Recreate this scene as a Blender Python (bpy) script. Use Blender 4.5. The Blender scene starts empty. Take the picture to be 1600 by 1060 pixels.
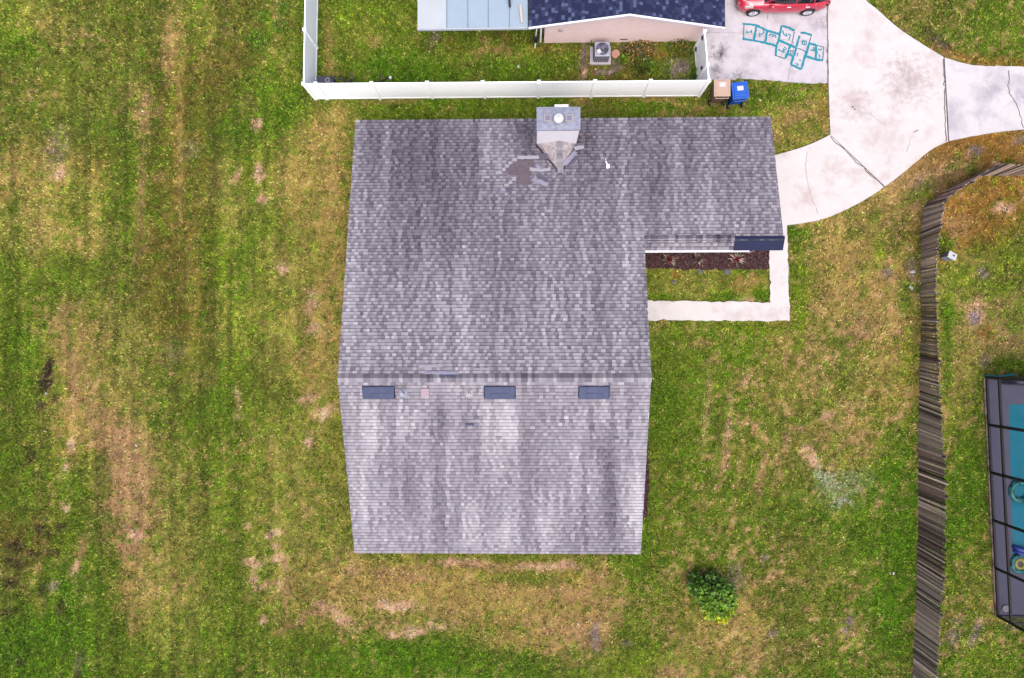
import bpy, bmesh, math, random
import numpy as np
from mathutils import Vector, Matrix
random.seed(7); rng = np.random.default_rng(11)
S = bpy.context.scene
COL = S.collection

# ------------------------------------------------------------------ camera
AX, AY, AZ, H, F = 0.0199, 0.0202, -0.0018, 32.306, 1080.0
cam_d = bpy.data.cameras.new('camera'); cam = bpy.data.objects.new('camera', cam_d); COL.objects.link(cam)
cam.location = (0, 0, H); cam.rotation_euler = (AX, AY, AZ)
cam_d.sensor_width = 36; cam_d.sensor_fit = 'HORIZONTAL'; cam_d.lens = F/1600*36
cam_d.clip_start = 0.5; cam_d.clip_end = 3000
S.camera = cam

# ------------------------------------------------------------------ light
W = bpy.data.worlds.new('World'); S.world = W; W.use_nodes = True
nt = W.node_tree; bg = nt.nodes['Background']
sky = nt.nodes.new('ShaderNodeTexSky'); sky.sky_type = 'NISHITA'; sky.sun_disc = False
SUN_EL, SUN_AZ = math.radians(66), math.radians(172)      # azimuth clockwise from +Y (north)
sky.sun_elevation = SUN_EL; sky.sun_rotation = SUN_AZ
sky.dust_density = 4.5; sky.air_density = 0.75; sky.ozone_density = 1.0
nt.links.new(sky.outputs[0], bg.inputs[0]); bg.inputs[1].default_value = 0.15
sd = bpy.data.lights.new('sun', 'SUN'); sun = bpy.data.objects.new('sun', sd); COL.objects.link(sun)
sd.energy = 1.2; sd.angle = math.radians(60); sd.color = (1.0, 0.96, 0.92)
tosun = Vector((math.sin(SUN_AZ)*math.cos(SUN_EL), math.cos(SUN_AZ)*math.cos(SUN_EL), math.sin(SUN_EL)))
sun.rotation_euler = tosun.to_track_quat('Z', 'Y').to_euler(); sun.location = (0, -20, 60)
S.view_settings.view_transform = 'Standard'; S.view_settings.look = 'None'
S.view_settings.exposure = 1.25; S.view_settings.gamma = 1
G = 2.6     # brightness of a white sheet on the ground at that exposure

# ------------------------------------------------------------------ projection helpers (photo pixel -> place)
def _R():
    cx,sx,cy,sy,cz,sz = math.cos(AX),math.sin(AX),math.cos(AY),math.sin(AY),math.cos(AZ),math.sin(AZ)
    X=np.array([[1,0,0],[0,cx,-sx],[0,sx,cx]]);Y=np.array([[cy,0,sy],[0,1,0],[-sy,0,cy]]);Z=np.array([[cz,-sz,0],[sz,cz,0],[0,0,1]])
    return Z@Y@X
RM = _R()
def ray(u, v): return RM@np.array([u-800.0, 530.0-v, -F])
def gp(u, v, z=0.0):
    d = ray(u, v); t = (z-H)/d[2]
    return (d[0]*t, d[1]*t, z)
def gpl(u, v, fn):                       # hit on a slope z = a + b*y
    a, b = fn; d = ray(u, v); t = (a-H)/(d[2]-b*d[1])
    return (d[0]*t, d[1]*t, H+d[2]*t)
def proj(P):
    q = (np.asarray(P, float)-np.array([0,0,H]))@RM
    return 800-F*q[:,0]/q[:,2], 530+F*q[:,1]/q[:,2]

def s2l(c):
    c = np.asarray(c, float)/255.0
    return np.where(c <= .04045, c/12.92, ((c+.055)/1.055)**2.4)
def C(r, g, b, k=1.0):
    a = np.minimum(s2l((r, g, b))/G*k, .82)
    return (float(a[0]), float(a[1]), float(a[2]), 1)

# value noise in numpy
class Noise:
    def __init__(s, seed): s.t = np.random.default_rng(seed).random((256, 256))
    def n(s, x, y):
        x = np.asarray(x, float); y = np.asarray(y, float)
        xi = np.floor(x).astype(int); yi = np.floor(y).astype(int); fx = x-xi; fy = y-yi
        fx = fx*fx*(3-2*fx); fy = fy*fy*(3-2*fy); t = s.t
        a = t[xi%256, yi%256]; b = t[(xi+1)%256, yi%256]; c = t[xi%256, (yi+1)%256]; d = t[(xi+1)%256, (yi+1)%256]
        return (a*(1-fx)+b*fx)*(1-fy)+(c*(1-fx)+d*fx)*fy
    def f(s, x, y, o=4):
        r = 0; w = 0
        for i in range(o): r = r+s.n(x*2**i+17*i, y*2**i+31*i)*.55**i; w += .55**i
        return r/w
NA, NB, NC, ND = Noise(1), Noise(2), Noise(3), Noise(4)

def inpoly(x, y, poly):
    x = np.asarray(x); y = np.asarray(y); r = np.zeros(x.shape, bool); n = len(poly)
    for i in range(n):
        x1, y1 = poly[i][:2]; x2, y2 = poly[(i+1)%n][:2]
        if y1 == y2: continue
        c = ((y1 > y) != (y2 > y)) & (x < (x2-x1)*(y-y1)/(y2-y1)+x1); r ^= c
    return r

# ------------------------------------------------------------------ materials
MATS = {}
def mat(name, col, rough=.7, var=0.12, scale=3.0, bump=0.0, bscale=40, metal=0.0, attr=False, spec=0.5, col2=None, thr=None, coat=0, stains=()):
    m = bpy.data.materials.new(name); m.use_nodes = True; n = m.node_tree; p = n.nodes['Principled BSDF']
    p.inputs['Roughness'].default_value = rough; p.inputs['Metallic'].default_value = metal
    p.inputs['Specular IOR Level'].default_value = spec; p.inputs['Coat Weight'].default_value = coat
    tc = n.nodes.new('ShaderNodeTexCoord')
    def noise(sc, det=6, ro=.6):
        t = n.nodes.new('ShaderNodeTexNoise'); t.inputs['Scale'].default_value = sc; t.inputs['Detail'].default_value = det
        t.inputs['Roughness'].default_value = ro; n.links.new(tc.outputs['Object'], t.inputs['Vector']); return t
    if attr:
        base = n.nodes.new('ShaderNodeAttribute'); base.attribute_name = 'Col'; src = base.outputs['Color']
    else:
        base = n.nodes.new('ShaderNodeRGB'); base.outputs[0].default_value = col; src = base.outputs[0]
    if col2 is not None:
        t = noise(thr[0], 8, .65); rp = n.nodes.new('ShaderNodeValToRGB')
        rp.color_ramp.elements[0].position = thr[1]; rp.color_ramp.elements[1].position = thr[2]
        n.links.new(t.outputs['Fac'], rp.inputs['Fac'])
        mx = n.nodes.new('ShaderNodeMix'); mx.data_type = 'RGBA'; n.links.new(rp.outputs['Color'], mx.inputs['Factor'])
        n.links.new(src, mx.inputs['A']); mx.inputs['B'].default_value = col2; src = mx.outputs['Result']
    for ctr,rad,scol,nsc,amt in stains:        # stains and dirt with a place of their own
        vd = n.nodes.new('ShaderNodeVectorMath'); vd.operation = 'DISTANCE'; n.links.new(tc.outputs['Object'], vd.inputs[0]); vd.inputs[1].default_value = tuple(ctr)
        m1 = n.nodes.new('ShaderNodeMapRange'); m1.inputs['From Min'].default_value = rad; m1.inputs['From Max'].default_value = 0; m1.inputs['To Max'].default_value = .5
        n.links.new(vd.outputs['Value'], m1.inputs['Value']); t = noise(nsc, 10, .78)
        ad = n.nodes.new('ShaderNodeMath'); ad.operation = 'ADD'; n.links.new(m1.outputs[0], ad.inputs[0]); n.links.new(t.outputs['Fac'], ad.inputs[1])
        m2 = n.nodes.new('ShaderNodeMapRange'); m2.inputs['From Min'].default_value = .8; m2.inputs['From Max'].default_value = 1.02; m2.inputs['To Max'].default_value = amt
        n.links.new(ad.outputs[0], m2.inputs['Value']); mx = n.nodes.new('ShaderNodeMix'); mx.data_type = 'RGBA'
        n.links.new(m2.outputs[0], mx.inputs['Factor']); n.links.new(src, mx.inputs['A']); mx.inputs['B'].default_value = scol; src = mx.outputs['Result']
    if var > 0:
        t = noise(scale); mr = n.nodes.new('ShaderNodeMapRange')
        mr.inputs['From Min'].default_value = .25; mr.inputs['From Max'].default_value = .75
        mr.inputs['To Min'].default_value = 1-var; mr.inputs['To Max'].default_value = 1+var
        n.links.new(t.outputs['Fac'], mr.inputs['Value'])
        mx = n.nodes.new('ShaderNodeVectorMath'); mx.operation = 'SCALE'
        n.links.new(src, mx.inputs[0]); n.links.new(mr.outputs['Result'], mx.inputs['Scale']); src = mx.outputs[0]
    n.links.new(src, p.inputs['Base Color'])
    if bump > 0:
        t = noise(bscale); b = n.nodes.new('ShaderNodeBump'); b.inputs['Strength'].default_value = bump; b.inputs['Distance'].default_value = .02
        n.links.new(t.outputs['Fac'], b.inputs['Height']); n.links.new(b.outputs[0], p.inputs['Normal'])
    MATS[name] = m; return m
def see_through(m, alpha):
    n = m.node_tree; p = n.nodes['Principled BSDF']; o = n.nodes['Material Output']
    tr = n.nodes.new('ShaderNodeBsdfTransparent'); mx = n.nodes.new('ShaderNodeMixShader'); mx.inputs[0].default_value = alpha
    n.links.new(tr.outputs[0], mx.inputs[1]); n.links.new(p.outputs[0], mx.inputs[2]); n.links.new(mx.outputs[0], o.inputs['Surface']); return m

M_ground = mat('soil and thatch', None, .95, .22, 9, .6, 60, attr=True, spec=.1)
M_blade = mat('grass blades', None, .75, .0, attr=True, spec=.15)
M_leaf = mat('leaves', None, .55, .0, attr=True, spec=.3)
M_shingle = mat('asphalt shingle', None, .92, .14, 26, .3, 160, attr=True, spec=.15)
M_under = mat('exposed underlayment', C(126,110,120), .9, .3, 7, .3, 40)
M_cap = mat('ridge shingle', None, .92, .15, 20, .3, 160, attr=True, spec=.15)
M_fascia = mat('white painted trim', C(238,234,240,1.9), .6, .05)
M_soffit = mat('soffit', C(200,195,195), .7, .05)
M_stucco = mat('grey stucco', C(190,188,192,1.8), .85, .08, 5, .3, 90)
M_pink = mat('pink beige stucco', C(220,194,188,2.1), .85, .07, 2.2, .25, 90)
M_navy = mat('navy metal', C(40,46,84), .75, .14, 4, 0, spec=.2)
M_vent = mat('blue grey vent metal', C(78,88,126), .6, .25, 3.5, 0, spec=.25)
M_galv = mat('galvanised sheet', C(176,180,200), .8, .3, 6, .1, 30, spec=.2)
M_chim = mat('chimney siding', C(246,240,246,1.45), .75, .05, 3)
M_saddle = mat('saddle sheet', C(205,192,194), .85, .12, 6, .2, 40)
M_white = mat('white vinyl', C(241,245,255,2.4), .5, .02, 1.5, spec=.3)
M_conc = mat('pale concrete', C(248,241,238,1.05), .88, .05, 1.6, .12, 70, spec=.25, col2=C(232,212,208), thr=(.9,.5,.72), stains=[(gp(1420,125),3.2,C(196,170,166),4,.7),(gp(1340,165),2.2,C(204,180,176),4,.6),(gp(1298,262),1.5,C(216,190,176),3,.5),(gp(1390,220),2.5,C(225,205,200),3,.5)])
M_conc2 = mat('grey stained concrete', C(232,225,231,1.08), .9, .08, 2.2, .15, 70, spec=.25, col2=C(210,200,208), thr=(1.4,.48,.7), stains=[(gp(1126,82),1.15,C(104,90,98),3.5,1.0),(gp(1118,112),.9,C(116,104,110),2.6,.8),(gp(1152,118),.8,C(150,140,148),6,.8),(gp(1285,40),1.2,C(170,158,164),6,.7),(gp(1160,128),.7,C(176,170,180),6,.6)])
M_conc3 = mat('bluish concrete', C(240,233,234,1.1), .88, .06, .9, .12, 70, spec=.25, col2=C(218,210,218), thr=(.6,.46,.64), stains=[(gp(1548,140),1.6,C(190,184,196),2.5,.7),(gp(1598,150),1.2,C(190,184,198),2.5,.7)])
M_joint = mat('joint dirt', C(140,126,128), .95, .3, 8)
M_crack = mat('hairline crack dirt', C(206,192,194), .95, .3, 8)
M_mulch = mat('red brown mulch', C(84,58,60), .95, .4, 14, .9, 60)
M_chip = mat('mulch chips', None, .9, .0, attr=True, spec=.1)
M_wood = mat('weathered fence wood', None, .9, .35, 22, .4, 60, attr=True, spec=.1)
M_wooddark = mat('old fence rail', C(96,84,78), .9, .2, 6)
M_black = mat('black plastic', C(34,32,38), .5, .1)
M_slate = mat('dark blue plastic', C(62,62,92), .5, .12)
M_tan = mat('tan cart plastic', C(226,190,168,1.1), .55, .05)
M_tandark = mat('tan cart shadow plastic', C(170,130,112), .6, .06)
M_blue = mat('blue cart plastic', C(10,98,215,1.2), .45, .05)
M_label = mat('white label', C(250,250,250), .6, .02)
M_red = mat('red car paint', C(200,22,60,1.5), .28, .02, coat=.8, spec=.5)
M_glass = mat('dark car glass', C(34,36,50), .06, .0, spec=.8)
M_tyre = mat('tyre rubber', C(36,34,38), .85, .1)
M_rim = mat('alloy rim', C(225,225,232,2.0), .35, .05, metal=.3)
M_lamp = mat('clear lamp lens', C(238,232,232), .12, .0, spec=.8)
M_redlamp = mat('red lamp lens', C(150,10,22), .15, .0)
M_acgrey = mat('grey enamel steel', C(182,184,206,1.1), .5, .06)
M_acdark = mat('dark grille', C(50,54,66), .5, .1)
M_acmid = mat('fan motor grey', C(140,138,168), .45, .08)
M_pad = mat('concrete pad', C(216,208,216), .85, .1, 5, .2, 60)
M_terra = mat('terracotta', C(218,160,140), .85, .12, 7, .2, 60)
M_roofnavy = mat('navy shingle', None, .9, .12, 22, .3, 150, attr=True, spec=.2)
M_pan = mat('pale blue roof pan', C(188,208,226), .5, .05, 1.5, 0, spec=.3)
M_panw = mat('white roof pan', C(224,230,236), .5, .05, 1.5, spec=.3)
M_seam = mat('pan seam', C(140,165,185), .5, .05)
M_bronze = mat('dark bronze frame', C(26,24,28), .45, .05)
M_screen = see_through(mat('insect screen', C(62,60,76), .9, .05), .36)
M_deck = mat('pool deck', C(128,124,152,1.1), .8, .08, 2.5, .2, 60)
M_footing = mat('concrete footing', C(176,150,140), .9, .3, 4, col2=C(96,80,60), thr=(2.5,.45,.6))
M_basin = mat('pool plaster', C(70,205,220,2.2), .6, .08)
M_water = see_through(mat('pool water', C(20,150,178,1.9), .08, .12, 1.2, .25, 3, spec=.5), .7)
M_teal = mat('teal foam', C(20,150,170), .6, .06)
M_floatblue = mat('blue vinyl', C(30,80,215), .3, .06)
M_floatyel = mat('yellow vinyl', C(225,215,90), .35, .06)
M_floatgreen = mat('green vinyl', C(40,185,180), .3, .3, 9, col2=C(30,70,70), thr=(6,.5,.56))
M_chalk = see_through(mat('teal chalk', C(22,158,180,1.1), .95, .12, 30), .95)
M_chalk2 = see_through(mat('faded chalk', C(96,140,168), .95, .15, 30), .7)
M_stone = mat('grey stone', C(120,114,124), .9, .2, 8, .3, 30)
M_paper = mat('paper scrap', C(236,234,238), .8, .05)
M_garage = mat('garage door', C(228,226,230), .6, .04)
M_pinkhood = mat('faded pink hood', C(196,168,182), .7, .1, 8)
M_shpiece = mat('grey torn shingle', C(176,172,196), .9, .15, 12, .2, 120)
M_shdark = mat('dark torn shingle', C(112,106,124), .9, .15, 12, .2, 120)
M_shlight = mat('pale torn shingle', C(194,189,200), .9, .12, 12, .2, 120)

# ------------------------------------------------------------------ mesh builder
class MB:
    def __init__(s): s.v = []; s.f = []; s.mi = []; s.c = []
    def face(s, pts, mi=0, col=(1,1,1,1)):
        n = len(s.v); s.v.extend([tuple(p) for p in pts]); s.f.append(tuple(range(n, n+len(pts)))); s.mi.append(mi); s.c.append(col)
    def mesh(s, vs, fs, mi=0, col=(1,1,1,1)):
        n = len(s.v); s.v.extend([tuple(p) for p in vs])
        for f in fs: s.f.append(tuple(i+n for i in f)); s.mi.append(mi); s.c.append(col)
    def hexa(s, b, t, mi=0, col=(1,1,1,1)):            # b, t : four points each, ccw from above
        s.mesh(list(b)+list(t), [(3,2,1,0),(4,5,6,7),(0,1,5,4),(1,2,6,5),(2,3,7,6),(3,0,4,7)], mi, col)
    def box(s, c, d, rz=0, mi=0, col=(1,1,1,1), rx=0, ry=0):
        R = Matrix.Rotation(rz,3,'Z')@Matrix.Rotation(ry,3,'Y')@Matrix.Rotation(rx,3,'X'); h = [x/2 for x in d]; c = Vector(c)
        q = [(-1,-1),(1,-1),(1,1),(-1,1)]
        s.hexa([c+R@Vector((a*h[0],b*h[1],-h[2])) for a,b in q], [c+R@Vector((a*h[0],b*h[1],h[2])) for a,b in q], mi, col)
    def prism(s, poly, z0, z1, mi=0, col=(1,1,1,1)):   # poly ccw
        n = len(poly); A = sum(poly[i][0]*poly[(i+1)%n][1]-poly[(i+1)%n][0]*poly[i][1] for i in range(n))
        if A < 0: poly = poly[::-1]
        b = [(p[0],p[1],z0) for p in poly]; t = [(p[0],p[1],z1) for p in poly]
        s.mesh(b+t, [tuple(range(n-1,-1,-1)), tuple(range(n,2*n))]+[(i,(i+1)%n,(i+1)%n+n,i+n) for i in range(n)], mi, col)
    def tube(s, pts, r, n=8, mi=0, col=(1,1,1,1), closed=False):
        pts = [Vector(p) for p in pts]; m = len(pts); rr = r if hasattr(r,'__len__') else [r]*m; vs = []; fs = []
        for i, p in enumerate(pts):
            a = pts[i-1] if (i or closed) else p; b = pts[(i+1)%m] if (i < m-1 or closed) else p
            d = (b-a).normalized(); u = d.orthogonal().normalized() if abs(d.z) > .95 else d.cross(Vector((0,0,1))).normalized(); w = d.cross(u)
            for k in range(n): t = 2*math.pi*k/n; vs.append(p+(u*math.cos(t)+w*math.sin(t))*rr[i])
        for i in range(m if closed else m-1):
            for k in range(n): j = (i+1)%m; fs.append((i*n+k, i*n+(k+1)%n, j*n+(k+1)%n, j*n+k))
        if not closed: fs += [tuple(range(n-1,-1,-1)), tuple((m-1)*n+k for k in range(n))]
        s.mesh(vs, fs, mi, col)
    def lathe(s, prof, c=(0,0,0), n=24, axis='Z', mi=0, col=(1,1,1,1)):
        c = Vector(c); vs = []; fs = []; m = len(prof)
        for r, z in prof:
            for k in range(n):
                t = 2*math.pi*k/n; p = Vector((r*math.cos(t), r*math.sin(t), z))
                if axis == 'Y': p = Vector((p.x, -p.z, p.y))
                vs.append(c+p)
        for i in range(m-1):
            for k in range(n): fs.append((i*n+k, i*n+(k+1)%n, (i+1)*n+(k+1)%n, (i+1)*n+k))
        s.mesh(vs, fs, mi, col)
    def ribbon(s, pts, w, z=None, mi=0, col=(1,1,1,1)):
        pts = [Vector(p) for p in pts]; L = []; Rr = []
        for i, p in enumerate(pts):
            d = (pts[min(i+1,len(pts)-1)]-pts[max(i-1,0)]); d.z = 0; d.normalize(); nrm = Vector((-d.y, d.x, 0)); ww = w*(random.uniform(.75,1.25))/2
            L.append(p+nrm*ww); Rr.append(p-nrm*ww)
        for i in range(len(pts)-1): s.face([Rr[i],Rr[i+1],L[i+1],L[i]], mi, col)
    def build(s, name, mats, parent=None, base=(0,0,0), smooth=False, bevel=0):
        me = bpy.data.meshes.new(name); b = Vector(base)
        me.from_pydata([tuple(Vector(p)-b) for p in s.v], [], s.f); 
        if not isinstance(mats, (list,tuple)): mats = [mats]
        for m in mats: me.materials.append(m)
        me.polygons.foreach_set('material_index', s.mi)
        a = me.attributes.new('Col', 'FLOAT_COLOR', 'FACE'); a.data.foreach_set('color', np.array(s.c, np.float32).ravel())
        if smooth: me.polygons.foreach_set('use_smooth', [True]*len(s.f))
        me.update(); o = bpy.data.objects.new(name, me); COL.objects.link(o)
        if parent: o.parent = parent
        else: o.location = b
        if bevel:
            m = o.modifiers.new('bevel','BEVEL'); m.width = bevel; m.segments = 2; m.limit_method = 'ANGLE'
        return o
def tag(o, label=None, cat=None, group=None, kind=None):
    for k, v in (('label',label),('category',cat),('group',group),('kind',kind)):
        if v: o[k] = v
    return o
def thing(name, label, cat, loc=(0,0,0), rz=0, group=None):
    o = bpy.data.objects.new(name, None); COL.objects.link(o); o.location = loc; o.rotation_euler = (0,0,rz); o.empty_display_size = .2
    return tag(o, label, cat, group)
def copy_tree(o, parent=None):
    c = o.copy(); COL.objects.link(c)
    if parent: c.parent = parent
    for ch in list(o.children): copy_tree(ch, c)
    return c
def bigmesh(name, verts, tri, cols, m, per_face=True):
    me = bpy.data.meshes.new(name); nv, nf, k = len(verts), len(tri), tri.shape[1]
    me.vertices.add(nv); me.vertices.foreach_set('co', np.asarray(verts,np.float32).ravel())
    me.loops.add(nf*k); me.loops.foreach_set('vertex_index', tri.ravel().astype(np.int32))
    me.polygons.add(nf); me.polygons.foreach_set('loop_start', np.arange(0, nf*k, k, dtype=np.int32))
    me.materials.append(m); me.update(calc_edges=True)
    a = me.attributes.new('Col', 'FLOAT_COLOR', 'FACE' if per_face else 'POINT')
    a.data.foreach_set('color', np.concatenate([cols, np.ones((len(cols),1))],1).astype(np.float32).ravel())
    me.validate(); o = bpy.data.objects.new(name, me); COL.objects.link(o); return o

# ------------------------------------------------------------------ house geometry constants
ZE, ZR = 2.6, 5.33
XL, XR, XW = -7.35, 4.84, 10.51
YS, YR, YN = -8.55, -0.98, 10.09
NB_ = (ZR-ZE)/(YN-YR); NSL = (ZR+YR*NB_, -NB_)            # north slope z = a + b*y
SB_ = (ZR-ZE)/(YR-YS); SSL = (ZE-YS*SB_, SB_)
YWR = gpl(1100, 373, NSL)[1]; ZWR = NSL[0]+NSL[1]*YWR     # wing ridge
WB = .5; YWE = YWR-.42; ZWE = ZWR-.42*WB; WSL = (ZWR-WB*YWR, WB)
def zn(y): return NSL[0]+NSL[1]*y
def zs(y): return SSL[0]+SSL[1]*y

# ------------------------------------------------------------------ slabs (px outlines)
def curve(pts, n=6):
    out = []
    for i in range(len(pts)-1):
        p0 = pts[max(i-1,0)]; p1 = pts[i]; p2 = pts[i+1]; p3 = pts[min(i+2,len(pts)-1)]
        for k in range(n):
            t = k/n
            out.append(tuple(.5*(2*p1[j]+(p2[j]-p0[j])*t+(2*p0[j]-5*p1[j]+4*p2[j]-p3[j])*t*t+(3*p1[j]-p0[j]-3*p2[j]+p3[j])*t**3) for j in (0,1)))
    return out+[tuple(pts[-1])]
def rough(pts, a=1.0):
    out = []
    for i in range(len(pts)-1):
        (x1,y1),(x2,y2) = pts[i],pts[i+1]; L = math.hypot(x2-x1,y2-y1); n = max(1,int(L/6))
        for k in range(n):
            t = k/n; out.append((x1+(x2-x1)*t+random.gauss(0,.75*a)*(k>0), y1+(y2-y1)*t+random.gauss(0,.75*a)*(k>0)))
    return out+[pts[-1]]
north_edge = rough(curve([(1195,247),(1222,240),(1252,231),(1275,222),(1297,211)]))
east_edge = rough(curve([(1340,-60),(1346,-8),(1372,18),(1404,46),(1440,70),(1473,90)]))
se_edge = rough(curve([(1480,222),(1455,234),(1430,254),(1406,274),(1382,292)]))
se2 = rough(curve([(1382,292),(1350,313),(1315,331),(1280,344),(1233,352),(1195,354)]))
POLY = {}
POLY['drive'] = [(1292,-60)]+[(1340,-60)]+east_edge[1:]+se_edge+[(1299,213),(1297,211),(1295,170),(1294,134)]
POLY['garage'] = [(1299,214)]+[(1380,293)]+se2[1:]+north_edge
POLY['apron'] = rough(curve([(1475,91),(1510,101),(1545,104),(1700,106)]))+[(1700,196)]+rough(curve([(1700,196),(1600,203),(1545,209),(1482,221)]))
POLY['pad'] = [(1096,-60),(1291,-60),(1292,60),(1292,130)]+rough([(1292,130),(1262,131),(1236,129),(1200,126),(1160,124),(1130,127),(1104,124)])+[(1102,45)]
POLY['walk'] = [(1204,300),(1229,352)]+rough([(1229,352),(1231,430),(1233,502)])+rough([(1233,502),(1120,502),(1000,500)])+[(960,500),(960,470),(1010,470)]+rough([(1010,470),(1100,471),(1203,473)])+rough([(1203,473),(1202,430),(1202,392)])+[(1202,300)]
POLY['bed'] = [(960,345),(1202,345)]+rough([(1202,421),(1150,421),(1100,422),(1050,420),(1004,419)],1.5)+[(960,419)]
POLY['sidebed'] = rough([(1000,680),(1013,690),(1014,760),(1011,808)],1.2)+[(1000,812)]
WP = {k:[gp(u,v)[:2] for u,v in p] for k,p in POLY.items()}
HOUSE_FP = [(XL+.35,YS+.4),(XR-.35,YS+.4),(XR-.35,YWE+.75),(XW-.35,YWE+.75),(XW-.35,YN-.4),(XL+.35,YN-.4)]

def slab(name, key, z, m, lines=()):
    mb = MB(); mb.prism(WP[key], -.05, z)
    for pts, w, mi in lines: mb.ribbon([gp(u,v,z+.004) for u,v in rough(pts,1.3)], w, mi=mi)
    return tag(mb.build(name, [m, M_joint, M_crack]), kind='structure')
slab('driveway', 'drive', .06, M_conc, [([(1293,-20),(1293,60),(1294,132)],.05,1),([(1474,92),(1476,150),(1478,221)],.05,1),([(1435,203),(1428,207)],.05,1),([(1332,166),(1333,168.5)],.09,1),([(1335,170),(1336,172)],.08,1),([(1426,212),(1416,238)],.025,2),([(1340,173),(1362,180),(1385,196)],.022,2)])
slab('driveway_garage_slab', 'garage', .056, M_conc, [([(1298,213),(1330,245),(1358,272),(1381,292)],.045,1),([(1262,238),(1259,262),(1263,292),(1272,318),(1278,335)],.028,2)]).name = 'driveway'
slab('driveway', 'apron', .058, M_conc3, [([(1576,110),(1577,146),(1588,162),(1600,200)],.04,1)])
slab('driveway', 'pad', .054, M_conc2, [([(1104,51),(1140,51),(1180,54),(1215,60),(1240,66)],.03,2),([(1240,66),(1236,100),(1231,129)],.04,2),([(1200,22),(1199,30)],.03,1)])
slab('path', 'walk', .064, M_conc)
slab('mulch_bed', 'bed', .03, M_mulch); slab('mulch_bed', 'sidebed', .03, M_mulch)

# ------------------------------------------------------------------ lawn colour field (in ground positions)
PAL = {'G':(82,116,28),'g':(104,122,44),'o':(110,116,54),'y':(148,146,80),'t':(172,150,98),'b':(176,144,112),'p':(222,182,158),'d':(108,100,50),'r':(150,116,66),'l':(118,144,42),'k':(56,42,42),'w':(184,188,172),'m':(150,132,134)}
PALN = {k:np.array(v,float) for k,v in PAL.items()}
ROWS = ["yoooooggggggggggooog",
        "oooddggGGggddgggooog",
        "ooodoGtggggggggttbrr",
        "ttgdyytggggggggggtbr",
        "ytgdygtggggggggotoro",
        "ggodgytggggtyyggttyo",
        "gtydyytggggyygltotyb",
        "gtyogoyggggggggoytyg",
        "gtbggyyggggggggotggg",
        "ggbygyyggggggggogGGG",
        "dgbygyyggggggggogGGg",
        "oGtygyttttttggoogGgy",
        "GGgygggGGytbgotogGog",
        "GGggGgGGGGGGytogGyGg"]
GRID = np.array([[PALN[c] for c in r] for r in ROWS])
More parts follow.
